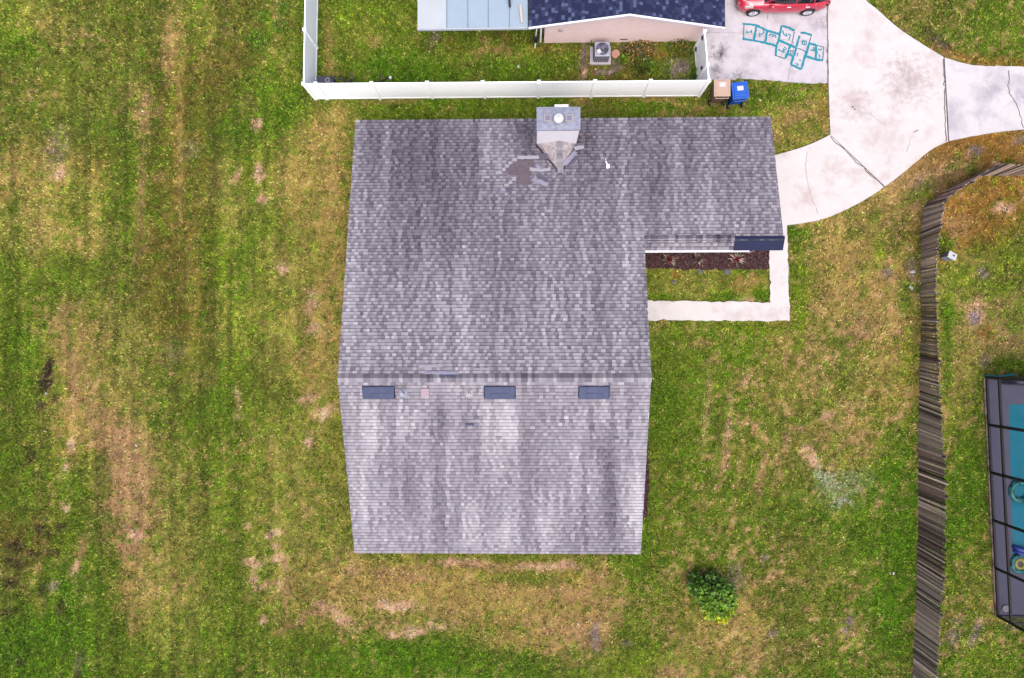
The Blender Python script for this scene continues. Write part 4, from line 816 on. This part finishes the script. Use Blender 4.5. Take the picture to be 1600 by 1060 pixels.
LOBES = [(-.55,.62,.55,.42,.05),(-.1,.68,.6,.42,.05),(.45,.6,.55,.42,.05),(.75,.35,.5,.36,.15),(-.35,.28,.8,.45,.3),(.2,.2,.95,.5,.3),(.65,-.05,.7,.38,.45),(-.15,-.12,.8,.42,.45),(.25,-.4,.65,.38,.5),(.68,-.45,.6,.36,.62),(-.02,-.62,.4,.28,.68),(.5,-.75,.45,.3,.8),(.85,-.2,.4,.28,.55),(-.72,.45,.4,.28,.3),(.12,.9,.3,.25,.05),(-.62,.85,.3,.22,.1)]
def bpos():
    lx,ly,lz,lr,yel = random.choice(LOBES)
    d = Vector((random.gauss(0,1),random.gauss(0,1),random.gauss(0,1))).normalized(); r_ = lr*(random.random()**.4)
    p = Vector((lx,ly,lz*1.1))+Vector((d.x*r_,d.y*r_,d.z*r_*.8)); p.z = max(p.z,.04)
    return p, (d.x*.9,d.y*.9,d.z*.5+.25), min(.98,max(0,yel+random.gauss(0,.08)))
leaf_cloud(1700, bpos, .19, [(64,110,46),(76,130,48),(92,150,48),(112,168,44),(150,182,44),(184,198,50)]).build('foliage', M_leaf, bush)
m = MB()
for k in range(9): a = k*.7; m.tube([(0,0,0),(.25*math.cos(a),.25*math.sin(a),.5),(.55*math.cos(a),.55*math.sin(a),.95)], [.03,.02,.008], 6)
m.build('stem', M_wooddark, bush)
# red cordylines in the mulch bed
for i,(u,v,lab) in enumerate(((1045,406,'red centred spiky plant nearest the long grey roof in the mulch bed'),(1089,406,'dark spiky plant with pale leaf tips, middle of the mulch bed'),(1150,406,'red and pink striped spiky plant nearest the white walkway in the mulch'))):
    o = thing('spiky_plant', lab, 'plant', gp(u,v,.03), 0, 'spiky red plants in the mulch bed')
    for part,n,cs,mz in (('outer_leaves',30,[(70,70,50),(150,145,110),(205,180,170),(58,34,40),(90,40,50)],.5),('inner_leaves',16,[(150,24,44),(120,20,36),(80,24,36)] if i != 1 else [(80,40,50),(60,50,40),(110,90,80)],1.2)):
        m = MB()
        for k in range(n):
            a = random.uniform(0,6.28); L = random.uniform(.28,.46)*(1 if mz < 1 else .6); e = random.uniform(.25,.9)*mz; dx,dy = math.cos(a),math.sin(a); c = C(*np.clip(np.array(random.choice(cs))*random.uniform(.8,1.2),0,245)); ws = .028
            h1 = L*math.sin(min(e,1.4))*.7+.06; p1 = Vector((dx*L*.5,dy*L*.5,h1)); p2 = Vector((dx*L,dy*L,h1*.9)); sv = Vector((-dy,dx,0))*ws; b_ = Vector((0,0,.04))
            m.face([b_-sv*.6,p1-sv,p1+sv,b_+sv*.6],0,c); m.face([p1-sv,p2,p1+sv],0,c)
        m.build(part, M_leaf, o)
# weeds by the pink wall
for u,v,r_,n,cs,lab in ((1000,84,.55,420,[(60,84,36),(90,100,50),(170,150,140),(120,90,80)],'weedy clump with pale dry flower heads below the pink wall'),
                 (1003,104,.4,260,[(50,90,28),(70,120,34),(84,128,40)],'upright green weed clump just inside the white fence'),
                 (1062,78,.42,280,[(70,100,44),(96,118,56),(120,110,70)],'low green weed patch below the right end of the pink wall'),
                 (974,95,.22,120,[(84,130,30),(104,150,36)],'small bright green weed by the terracotta disc'),
                 (441,15,.28,90,[(70,124,40),(90,150,50)],'broad leaved green weed at the top edge left of the white fence'),
                 (413,31,.24,80,[(70,124,40),(96,150,50)],'small green weed left of the topmost weed by the white fence'),
                 (440,43,.3,90,[(64,116,40),(86,144,50)],'green weed patch nearest to the left run of the white fence'),
                 (406,64,.36,110,[(72,124,40),(96,152,50)],'spread out green weed lowest of the patch left of the white fence'),
                 (1087,118,.25,150,[(50,104,26),(80,140,34)],'small green weed in the corner beside the gate')):
    o = thing('weed', lab, 'weed', gp(u,v), 0, 'weeds in the side bed')
    def wp(r_=r_):
        a = random.uniform(0,6.28); q = r_*math.sqrt(random.random()); return (q*math.cos(a)*1.3,q*math.sin(a),random.uniform(.03,.3)),(math.cos(a)*.5,math.sin(a)*.5,.4),random.random()
    leaf_cloud(n, wp, .11, cs, .5).build('foliage', M_leaf, o)
    if u < 500: o['group'] = 'weeds beside the white fence'

# mulch chips
def chips(key, dens, cols, lab):
    P = np.array(WP[key]); a = P.min(0); b = P.max(0); n = int((b-a).prod()*dens); x = rng.uniform(a[0],b[0],n); y = rng.uniform(a[1],b[1],n); k = inpoly(x,y,WP[key]); x,y = x[k],y[k]; n = len(x)
    th = rng.uniform(0,6.28,n); L = rng.uniform(.02,.055,n); wd = rng.uniform(.006,.016,n); t1 = rng.normal(0,.35,n); dx,dy = np.cos(th),np.sin(th); z = rng.uniform(.033,.055,n)
    V = np.stack([np.stack([x+dx*L*s1-dy*wd*s2, y+dy*L*s1+dx*wd*s2, z+L*s1*t1+.008*s2],1) for s1,s2 in ((-1,-1),(1,-1),(1,1),(-1,1))],1).reshape(-1,3)
    c = np.array(cols,float)[rng.integers(0,len(cols),n)]*rng.uniform(.6,1.3,(n,1))
    tag(bigmesh('mulch_chips', V, np.arange(4*n).reshape(-1,4), s2l(np.clip(c,3,250))/G, M_chip), lab, 'mulch', kind='stuff')
CH = [(112,60,58),(88,46,48),(112,78,78),(60,42,46),(96,70,68),(150,116,110)]
chips('bed', 420, CH, 'dark red brown bark chips in the bed beside the wing'); chips('sidebed', 420, CH, 'narrow strip of bark chips under the right eave')

# ------------------------------------------------------------------ wheeled carts
def cart(name, body, lid, dark, label_at, lab, loc, rz):
    o = thing(name, lab, 'trash bin', loc, rz, 'wheeled carts at the end of the concrete pad')
    m = MB(); b = [(-.27,-.30),(.27,-.30),(.27,.27),(-.27,.27)]; t_ = [(-.34,-.36),(.34,-.36),(.34,.36),(-.34,.36)]
    m.hexa([(x,y,.06) for x,y in b],[(x,y,1.0) for x,y in t_]); m.build('body', dark, o, bevel=.025)
    l = MB(); l.box((0,.0,1.03),(.74,.78,.06)); l.hexa([(-.3,-.3,1.06),(.3,-.3,1.06),(.3,.34,1.06),(-.3,.34,1.06)],[(-.27,-.27,1.1),(.27,-.27,1.1),(.27,.31,1.085),(-.27,.31,1.085)]); l.box((0,-.22,1.1),(.5,.02,.02)); L_ = l.build('lid', lid, o, bevel=.015)
    q = MB(); q.box((0,label_at,1.102),(.28,.2,.006)); q.build('sticker', M_label, L_)
    h = MB(); h.tube([(-.3,-.40,.98),(-.3,-.46,.99),(.3,-.46,.99),(.3,-.40,.98)], .018, 8); h.build('handle', lid, o)
    for s in (-1,1):
        w_ = MB(); w_.lathe([(.0,-.035),(.12,-.035),(.125,0),(.12,.035),(.0,.035)], (s*.33,-.36,.125), 16, 'Y'); ww = w_.build('wheel', M_black, o)
        for v_ in ww.data.vertices: # turn to roll along y
            d = Vector((v_.co.x-s*.33, v_.co.y+.36, 0)); v_.co.x = s*.33+d.y; v_.co.y = -.36+d.x
    return o
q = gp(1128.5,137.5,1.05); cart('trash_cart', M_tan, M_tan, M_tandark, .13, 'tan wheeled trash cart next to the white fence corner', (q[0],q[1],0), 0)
q = gp(1156.5,141.5,1.05); cart('recycling_cart', M_blue, M_blue, M_blue, .08, 'bright blue wheeled cart with a white sticker on its lid', (q[0],q[1],0), .1)

# ------------------------------------------------------------------ red hatchback
def car():
    near = gp(1222,26.5); loc = (gp(1224,10,.7)[0], near[1]+.84, .056)
    o = thing('hatchback_car', 'shiny red hatchback car parked on the pale concrete pad', 'car', loc)
    wf, wr = -1.26, 1.23
    xs = np.unique(np.concatenate([np.linspace(-2.05,2.05,42), np.linspace(wf-.36,wf+.36,19), np.linspace(wr-.36,wr+.36,19)]))
    def I(x, *pts): return float(np.interp(x, [p[0] for p in pts],[p[1] for p in pts]))
    m = MB(); rows = []
    for x in xs:
        hw = I(x,(-2.05,.42),(-1.98,.60),(-1.85,.72),(-1.6,.80),(-1.2,.845),(0,.855),(1.2,.845),(1.7,.80),(1.95,.72),(2.05,.6)); zb = I(x,(-2.05,.58),(-1.95,.70),(-1.7,.79),(-1.0,.93),(0,.96),(1.2,1.02),(1.9,1.05),(2.05,.92))
        bot = I(x,(-2.05,.30),(-1.8,.2),(1.8,.2),(2.05,.34))
        for wx in (wf,wr):
            d = abs(x-wx)
            if d < .35: bot = max(bot, .31+math.sqrt(.35**2-d*d))
        md = max(.52, bot+.02); md = min(md, zb-.03); hi = max(zb-.1, md+.01)
        half = [(hw*.93,bot),(hw*.99,(bot+md)/2),(hw,md),(hw*.975,hi),(hw*.9,zb),(hw*.6,zb+.035),(hw*.25,zb+.05)]
        rows.append([(x,-a,z) for a,z in half]+[(x,a,z) for a,z in half[::-1]])
    n = len(rows[0]); vs = [p for r_ in rows for p in r_]; fs = [(i*n+k, (i+1)*n+k, (i+1)*n+k+1, i*n+k+1) for i in range(len(rows)-1) for k in range(n-1)]
    fs += [tuple(range(n)), tuple(range((len(rows)-1)*n+n-1,(len(rows)-1)*n-1,-1))]
    m.mesh(vs, fs); body = m.build('body', M_red, o, smooth=True)
    # greenhouse glass
    m = MB(); st_ = [(-.98,.95,.62,.95),(-.55,.99,.68,1.25),(-.15,1.0,.70,1.43),(.4,1.02,.71,1.47),(1.0,1.04,.70,1.44),(1.45,1.06,.66,1.36),(1.9,1.06,.60,1.1)]
    vs = []; fs = []
    for x,zb,hw,zt in st_:
        tw = hw-.17*max(0,(zt-zb))/.45; vs += [(x,-hw-.08,zb-.03),(x,-tw,zt),(x,tw,zt),(x,hw+.08,zb-.03)]
    for i in range(len(st_)-1): a = 4*i; fs += [(a,a+4,a+5,a+1),(a+1,a+5,a+6,a+2),(a+2,a+6,a+7,a+3)]
    m.mesh(vs,fs); m.build('windows', M_glass, o)
    m = MB(); rp = [(x,hw-.17*max(0,(zt-zb))/.45,zt) for x,zb,hw,zt in st_[2:6]]
    for i in range(3):
        (xa_,wa,z1_),(xb_,wb,z2_) = rp[i],rp[i+1]; m.face([(xa_,-wa-.03,z1_+.012),(xb_,-wb-.03,z2_+.012),(xb_,0,z2_+.045),(xa_,0,z1_+.045)]); m.face([(xa_,0,z1_+.045),(xb_,0,z2_+.045),(xb_,wb+.03,z2_+.012),(xa_,wa+.03,z1_+.012)])
    m.build('roof', M_red, o, smooth=True)
    for s in (-1,1):
        m = MB()
        for xa_,xb_,za_,zb_,wa,wb in ((-1.0,-.15,.93,1.43,.71,.585),(.42,.40,1.0,1.46,.80,.575),(1.25,1.2,1.03,1.39,.77,.565),(1.9,1.45,1.05,1.36,.69,.56)):
            m.tube([(xa_,s*(wa+.0),za_),(xb_,s*wb,zb_+.01)], .028, 6)
        m.tube([(-.15,s*.59,1.44),(.4,s*.585,1.48),(1.0,s*.575,1.45),(1.45,s*.57,1.37)], .03, 6); m.tube([(-.95,s*.72,.965),(0,s*.79,1.0),(1.2,s*.79,1.03),(1.8,s*.70,1.06)], .02, 6)
        m.build('window_frame', M_red, o)
        m = MB(); hx = [(-2.0,s*.50,.63),(-1.72,s*.745,.71),(-1.42,s*.78,.82),(-1.5,s*.62,.845),(-1.85,s*.44,.745)]; m.face([(x,y,z+.03) for x,y,z in (hx if s < 0 else hx[::-1])]); m.face([(hx[0][0]-.02,hx[0][1],.56),(hx[1][0],hx[1][1]+s*.03,.62),(hx[2][0],hx[2][1]+s*.05,.76),(hx[2][0],hx[2][1],hx[2][2]+.03),(hx[1][0],hx[1][1],hx[1][2]+.03),(hx[0][0],hx[0][1],hx[0][2]+.03)]); m.build('headlight', M_lamp, o)
        m = MB(); m.box((1.93,s*.7,.86),(.16,.16,.24),s*.4); m.build('tail_light', M_redlamp, o, bevel=.03)
        m = MB(); m.lathe([(.0,-.09),(.1,-.07),(.12,0),(.09,.06),(.0,.08)], (-.62,s*.93,1.02), 10, 'Y'); m.build('mirror', M_red, o, smooth=True)
        for x in (.18,1.02): m = MB(); m.box((x,s*.855,.86),(.18,.035,.03)); m.build('door_handle', M_rim, o, bevel=.008)
        for wx in (wf,wr):
            m = MB(); R_ = .31; sgn = s
            m.lathe([(.2,-.1),(.285,-.1),(R_,-.06),(R_,.06),(.285,.1),(.2,.1)], (wx,s*.755,.31), 32, 'Y'); wh = m.build('wheel', M_tyre, o, smooth=True)
            m = MB(); yy = s*.845
            m.lathe([(.215,-.02),(.205,.0),(.19,-.012)] , (wx,yy,.31), 28, 'Y')
            for k in range(10): a = k*.6283; m.hexa([(wx+.04*math.cos(a-.5),yy-.012,.31+.04*math.sin(a-.5)),(wx+.2*math.cos(a-.11),yy-.012,.31+.2*math.sin(a-.11)),(wx+.2*math.cos(a+.11),yy-.012,.31+.2*math.sin(a+.11)),(wx+.04*math.cos(a+.5),yy-.012,.31+.04*math.sin(a+.5))],[(wx+.04*math.cos(a-.5),yy+.008,.31+.04*math.sin(a-.5)),(wx+.2*math.cos(a-.11),yy+.008,.31+.2*math.sin(a-.11)),(wx+.2*math.cos(a+.11),yy+.008,.31+.2*math.sin(a+.11)),(wx+.04*math.cos(a+.5),yy+.008,.31+.04*math.sin(a+.5))])
            m.lathe([(.0,.012),(.05,.012),(.05,-.01)], (wx,yy,.31), 12, 'Y')
            m.build('rim', M_rim, wh)
    m = MB(); m.box((0,0,.4),(3.6,1.36,.36)); m.build('underbody', M_black, o)
    m = MB(); m.box((-2.03,0,.42),(.06,.9,.16)); m.build('grille', M_black, o, bevel=.02)
    return o
car()

# ------------------------------------------------------------------ chalk hopscotch
hz = .054+.006
def zc(p): return gp(1130+p[0]*.11875, p[1]*.11875, hz)
hq = thing('chalk_drawing', 'teal chalk hopscotch squares with numbers on the stained concrete pad', 'chalk drawing', gp(1226,70,hz)); HQ = gp(1226,70,hz)
def chalk(name, strokes, w_, m_, dz=0):
    jt = .4 if name == 'number' else 1.5
    m = MB()
    for i,s_ in enumerate(strokes):
        if name != 'number': m = MB()
        pts = []
        for a,b in zip(s_[:-1],s_[1:]):
            L = math.hypot(b[0]-a[0],b[1]-a[1]); n = max(2,int(L/18))
            for k in range(n): t_ = k/n; pts.append((a[0]+(b[0]-a[0])*t_+random.gauss(0,jt), a[1]+(b[1]-a[1])*t_+random.gauss(0,jt)))
        pts.append(s_[-1]); m.ribbon([Vector(zc(p))+Vector((0,0,dz+.0006*i)) for p in pts], w_)
        if name != 'number': m.build(name, m_, hq, HQ)
    if name == 'number': m.build(name, m_, hq, HQ)
chalk('chalk_line', [[(255,315),(435,335)],[(435,335),(580,405)],[(580,405),(735,450)],[(250,512),(400,535),(550,565),(695,605)],[(435,335),(425,430),(400,535)],[(580,405),(550,565)],
  [(768,345),(730,530),(700,600),(690,740)],[(768,345),(860,365),(940,408)],[(730,530),(880,600),(960,630)],[(1015,430),(1090,440),(1165,465)],[(1005,470),(960,620)],
  [(880,610),(820,770)],[(835,700),(930,750)],[(960,630),(930,740),(890,850)],[(890,855),(1030,915)],[(1100,680),(1070,760),(1030,910)],[(1125,575),(1220,595)],[(1130,575),(1100,690),(1080,745)],[(1220,595),(1225,690),(1215,790)],[(1095,745),(1215,785),(1310,800)]], .1, M_chalk)
chalk('faint_chalk_line', [[(272,330),(268,500)],[(935,420),(900,600)],[(1162,465),(1120,600)],[(965,632),(1100,685)],[(690,735),(820,775)],[(1222,600),(1320,620)],[(1320,620),(1310,800)]], .05, M_chalk2, .002)
for st_ in ([[(318,402),(302,438)],[(302,438),(372,416)],[(370,396),(374,440)]], [[(520,400),(545,425),(500,460),(468,440)],[(470,440),(484,492)]], [[(600,475),(625,450),(650,462),(652,492)],[(652,490),(664,462),(690,470),(692,502)]],
            [[(780,400),(800,460),(850,478)],[(830,438),(825,485)],[(850,452),(886,462),(862,530)]], [[(720,650),(790,690)],[(800,620),(832,640),(782,680)],[(790,640),(802,700)]], [[(880,672),(890,704),(922,702),(916,672),(880,672)]],
            [[(1040,540),(1096,545),(1090,592),(1040,590),(1040,540)],[(1066,545),(1064,590)]], [[(968,745),(982,700)],[(1000,790),(1027,802)],[(950,840),(992,850),(962,872)]], [[(1150,660),(1200,672),(1212,640),(1190,625),(1184,662)]], [[(1250,650),(1290,662),(1297,640)],[(1250,720),(1277,740),(1260,762)]]):
    chalk('number', st_, .05, M_chalk if len(st_)!=1 or st_[0][0][0] > 1000 else M_chalk2, .003)

# ------------------------------------------------------------------ leaning picket fence
PF = [((1700,282),(1748,270)),((1600,274),(1645,262)),((1522,275),(1561,255)),((1485,294),(1521,281)),((1444,322),(1478,313)),((1439,363),(1471,350)),((1439,397),(1466,389)),((1439,461),(1463,459)),((1440,500),(1465,501)),((1438,560),(1468,565)),((1436,640),(1471,655)),((1435,702),(1477,716)),((1435,760),(1481,778)),((1435,824),(1477,846)),((1433,880),(1475,906)),((1432,937),(1471,964)),((1428,1031),(1465,1059)),((1424,1100),(1461,1132))]
PH = 1.68
b0 = gp(1440,500); pf = thing('picket_fence', 'weathered grey brown wooden picket fence sagging and leaning along the lawn', 'fence', b0); PB = b0
Bs = [Vector(gp(*b)) for b,t_ in PF]; Ts = [Vector(gp(*t_,PH)) for b,t_ in PF]
for i in range(len(PF)-1):
    L = (Bs[i+1]-Bs[i]).length; n = max(1,round(L/.088)); m = MB()
    for k in range(n):
        f0,f1 = k/n,(k+.87)/n; b1,b2 = Bs[i].lerp(Bs[i+1],f0),Bs[i].lerp(Bs[i+1],f1); t1,t2 = Ts[i].lerp(Ts[i+1],f0),Ts[i].lerp(Ts[i+1],f1)
        d = (b2-b1).normalized(); wdt = (b2-b1).length; tt = (t1+t2)/2+d*random.gauss(0,.02); up = (tt-(b1+b2)/2); hh = random.gauss(1,.045); nrm = up.cross(d).normalized()*.011; off = nrm*random.gauss(0,.9)
        if nrm.x > 0 and i > 2: pass
        c0_ = (b1+b2)/2+off-up*.02; c1_ = c0_+up*hh; dv = d*wdt/2
        v_ = PF[i][0][1]; val = max(.3,random.gauss(1.0,.2)*(.55 if random.random() < .14 else 1)); val = min(val,1.3); base_c = np.array((176,154,136.)) if random.random() < .6 else np.array((146,126,114.))
        if 690 < v_ < 830 and random.random() < .7: base_c = np.array((112,90,82.))
        if 400 < v_ < 520 and random.random() < .4: base_c = np.array((122,102,84.))
        if i in (2,3): base_c = np.array((176,142,130.))
        cc = C(*np.clip(base_c*val,20,235),1.7)
        dog = c1_-up*.04
        m.mesh([c0_-dv-nrm,c0_+dv-nrm,dog+dv-nrm,c1_+dv*.55-nrm,c1_-dv*.55-nrm,dog-dv-nrm,c0_-dv+nrm,c0_+dv+nrm,dog+dv+nrm,c1_+dv*.55+nrm,c1_-dv*.55+nrm,dog-dv+nrm],
               [(5,4,3,2,1,0),(6,7,8,9,10,11)]+[(j,(j+1)%6,(j+1)%6+6,j+6) for j in range(6)], 0, cc)
    m.build('pickets', M_wood, pf, PB)
    d = (Bs[i+1]-Bs[i]).normalized()
    for h in (.2,.82):
        r = MB(); a,b = Bs[i].lerp(Ts[i],h),Bs[i+1].lerp(Ts[i+1],h); nr = ((Ts[i]-Bs[i]).cross(d)).normalized()*(.045); nr = nr if nr.x > 0 else -nr
        if i < 2: nr = Vector((0,.045,0))
        r.tube([a+nr,b+nr], .035, 4); r.build('rail', M_wooddark, pf, PB)
    p = MB(); nr2 = nr*2.1; p.tube([Bs[i]+nr2-Vector((0,0,.1)),Bs[i].lerp(Ts[i],.97)+nr2], .05, 6); p.build('post', M_wooddark, pf, PB)

# ------------------------------------------------------------------ white utility box, stones, scraps
q = gp(1489,398,.45); ub = thing('utility_box', 'small white slanted utility box on the grass behind the picket fence', 'utility box', (q[0]-.1,q[1]-.05,0), -.5)
m = MB(); m.hexa([(-.17,-.14,0),(.17,-.14,0),(.17,.14,0),(-.17,.14,0)],[(-.17,-.13,.62),(.17,-.13,.62),(.17,.13,.5),(-.17,.13,.5)]); m.build('body', M_galv, ub, bevel=.015)
m = MB(); m.hexa([(-.21,-.2,.625),(.21,-.2,.625),(.21,.16,.51),(-.21,.16,.51)],[(-.2,-.19,.67),(.2,-.19,.67),(.2,.15,.555),(-.2,.15,.555)]); L_ = m.build('lid', M_label, ub, bevel=.012)
m = MB(); m.box((.05,.0,.615),(.09,.07,.03)); m.build('latch', M_stone, L_)
def lump(name, u, v, sx, sy, sz, m_, lab, cat, group=None):
    bm = bmesh.new(); bmesh.ops.create_icosphere(bm, subdivisions=2, radius=1)
    for vv in bm.verts: vv.co *= random.uniform(.85,1.12); vv.co = Vector((vv.co.x*sx,vv.co.y*sy,vv.co.z*sz))
    me = bpy.data.meshes.new(name); bm.to_mesh(me); bm.free(); me.materials.append(m_); o = bpy.data.objects.new(name, me); COL.objects.link(o); o.location = gp(u,v,.0); o.rotation_euler = (0,0,random.random()*3); return tag(o, lab, cat, group)
for u,v,s,lab in ((1136,425,.17,'pale grey flat stone at the mulch edge closest to the walkway'),(1094,424,.14,'dark grey flat stone at the mulch edge left of the pale one'),(1053,441,.12,'dark flat stone alone in the small front lawn')):
    lump('flat_stone',u,v,s,s*.8,.05,M_stone,lab,'stone','flat stones in the small front lawn')
for u,v,s,lab in ((1426,425,.12,'white scrap beside the picket fence below the utility box'),(1424,450,.13,'pale round scrap next to the fence, lower of two'),(213,696,.07,'white scrap on the bare strip of the left lawn'),(72,615,.06,'white scrap between dark soil spots on the far left lawn'),(70,674,.06,'white scrap below the dark soil spots on the far left'),(421,1004,.06,'white scrap on the green bottom lawn left of the house'),(1396,896,.08,'white scrap beside the picket fence near the bush'),(810,104,.09,'bluish scrap on the enclosed lawn near the patio cover'),(1188,157,.05,'white scrap on the grass right of the blue cart')):
    lump('litter_scrap',u,v,s,s*.6,.04,M_paper,lab,'litter','white scraps on the lawn')

# ------------------------------------------------------------------ pool and screen enclosure
w0 = Vector(gp(1539,590)); w1 = Vector(gp(1557,962)); EH = 2.7; XE = w0.x+8
dk = MB(); pl = [gp(1574,632)[:2],gp(1580,868)[:2]]; px0 = pl[0][0]; px1 = pl[1][0]; yt, yb = pl[0][1], pl[1][1]; zd = .1
for poly in ([(w0.x,w0.y),(XE,w0.y),(XE,yt),(px0,yt)], [(w0.x,w0.y),(px0,yt),(px1,yb),(w1.x,w1.y)], [(w1.x,w1.y),(px1,yb),(XE,yb),(XE,w1.y)]): dk.prism(poly, -.1, zd)
tag(dk.build('pool_deck', M_deck), kind='structure')
bs = MB(); bs.face([(px0,yt,-.8),(px1,yb,-.8),(XE,yb,-.8),(XE,yt,-.8)][::1]); bs.face([(px0,yt,-.8),(px0,yt,zd-.004),(px1,yb,zd-.004),(px1,yb,-.8)]); bs.face([(px0,yt,-.8),(XE,yt,-.8),(XE,yt,zd-.004),(px0,yt,zd-.004)]); bs.face([(px1,yb,-.8),(px1,yb,zd-.004),(XE,yb,zd-.004),(XE,yb,-.8)])
bs.box(((px0+XE)/2+.3,yt-.2,.0),((XE-px0)-.7,.4,.06))
tag(bs.build('pool_basin', M_basin), kind='structure')
wt = MB(); wt.prism([(px0+.003,yt-.003),(px1+.003,yb+.003),(XE-.01,yb+.003),(XE-.01,yt-.003)], .034, .05)
tag(wt.build('water', M_water), kind='structure')
ft = MB(); nrm = Vector((-(w1-w0).y,(w1-w0).x,0)).normalized(); nrm = nrm if nrm.x < 0 else -nrm
ft.prism([tuple((w0+nrm*.1)[:2]),tuple((w1+nrm*.1)[:2]),tuple((w1+nrm*.004)[:2]),tuple((w0+nrm*.004)[:2])], -.05, .07); tag(ft.build('footing_strip', M_footing), kind='structure')
en_ = thing('pool_enclosure', 'dark framed screen enclosure around the swimming pool at the right edge', 'pool enclosure', w0); EB = w0
def beam(a, b, s=.05, parent=en_, name='frame_beam'):
    m = MB(); a,b = Vector(a),Vector(b); d = (b-a).normalized(); u_ = d.orthogonal().normalized() if abs(d.z) > .9 else d.cross(Vector((0,0,1))).normalized(); w_ = d.cross(u_)
    q = [(-1,-1),(1,-1),(1,1),(-1,1)]; m.hexa([a+(u_*i+w_*j)*s/1 for i,j in q],[b+(u_*i+w_*j)*s/1 for i,j in q]); return m.build(name, M_bronze, parent, EB)
fr = [w0.lerp(w1,t_) for t_ in (0,.2,.4,.6,.8,1)]; up = Vector((0,0,EH))
for i,p in enumerate(fr):
    beam(p+Vector((0,0,.1)),p+up,.05,name='post'); 
    if i: 
        for z,s_ in ((.12,.045),(.95,.045),(EH,.05)): a = fr[i-1]+Vector((0,.0,z)); b = p+Vector((0,0,z)); d = (b-a).normalized(); beam(a+d*.04,b-d*.04,s_,name='rail')
    beam(p+up+Vector((.05,0,.02)),(XE,p.y,EH+1.0),.04,name='roof_beam')
    s1 = MB()
    if i:
        a,b = fr[i-1],p
        s1.face([a+Vector((0,0,.14)),b+Vector((0,0,.14)),b+up,a+up]); s1.build('screen', M_screen, en_, EB)
        s2 = MB(); s2.face([a+up,b+up,Vector((XE,b.y,EH+1)),Vector((XE,a.y,EH+1))]); s2.build('screen', M_screen, en_, EB)
for y in (w0.y,w1.y):
    x_ = w0.x if y == w0.y else w1.x
    for z in (.14,.95,EH): beam((x_+.04,y,z),(XE,y,z),.035,name='rail')
    for xx in (2.2,4.4,6.6): beam((x_+xx,y,.1),(x_+xx,y,EH+xx/8),.035,name='post')
    s3 = MB(); s3.face([(x_,y,.14),(XE,y,.14),(XE,y,EH+1),(x_,y,EH)]); s3.build('screen', M_screen, en_, EB)
kp = MB(); kp.box(((w0.x+XE)/2,w0.y-.05,.35),(XE-w0.x,.03,.5)); kp.build('kick_plate', M_bronze, en_, EB)
p = Vector(gp(1597,600,1.4)); m = MB(); m.box((p.x+.3,w0.y-.3,1.2),(.8,.05,2.1)); m.build('door', M_panw, en_, EB)
# noodle outside, floats
nd = MB(); nd.tube([Vector(gp(u,v,.06)) for u,v in ((1539,587.5),(1550,588.6),(1562,588.8),(1574,587.2),(1585,585))], .05, 8); o = nd.build('pool_noodle', M_teal, base=gp(1562,588)); tag(o, 'curved teal foam noodle lying along the top end of the pool enclosure', 'pool noodle')
def ring(name, u, v, R_, r_, m_, lab, extra=None):
    p = Vector(gp(u,v,.1)); m = MB(); m.tube([(R_*math.cos(k*.2618),R_*math.sin(k*.2618),0) for k in range(24)], r_, 10, closed=True); o = m.build(name, m_, smooth=True); o.location = p; tag(o, lab, 'pool float', 'floats on the pool')
    if extra: m = MB(); m.tube([(R_*.55*math.cos(k*.2618),R_*.55*math.sin(k*.2618),0) for k in range(24)], r_*.8, 10, closed=True); m.build('inner_ring', extra, o, smooth=True)
ring('float_ring', 1594,768,.42,.14,M_floatgreen,'teal and black patterned swim ring on the pool')
ring('float_ring', 1593.5,881,.36,.11,M_floatgreen,'round float with teal rim and yellow centre, lowest on the pool', M_floatyel)
p = gp(1596,857,.12); m = MB(); m.tube([(-.4,.1,0),(-.15,-.02,.03),(.1,-.1,.05),(.6,-.2,.05)], [.08,.13,.14,.12], 10); m.tube([(-.35,-.1,0),(0,-.25,.02),(.5,-.35,.03)], [.07,.11,.1], 10); o = m.build('float_lounger', M_floatblue, smooth=True); o.location = p; tag(o, 'bright blue inflatable lounger on the pool beside a round float', 'pool float', 'floats on the pool')
o.location.z = .14
q = gp(1567,951,.12); m = MB(); m.lathe([(.0,.0),(.13,.0),(.16,.05),(.15,.07),(.0,.06)], (0,0,0), 14); o = m.build('deck_tray', M_pad); o.location = (q[0]+.1,q[1],.1); tag(o, 'pale round tray on the pool deck in the lower corner', 'tray')
print('objects', len(bpy.data.objects))
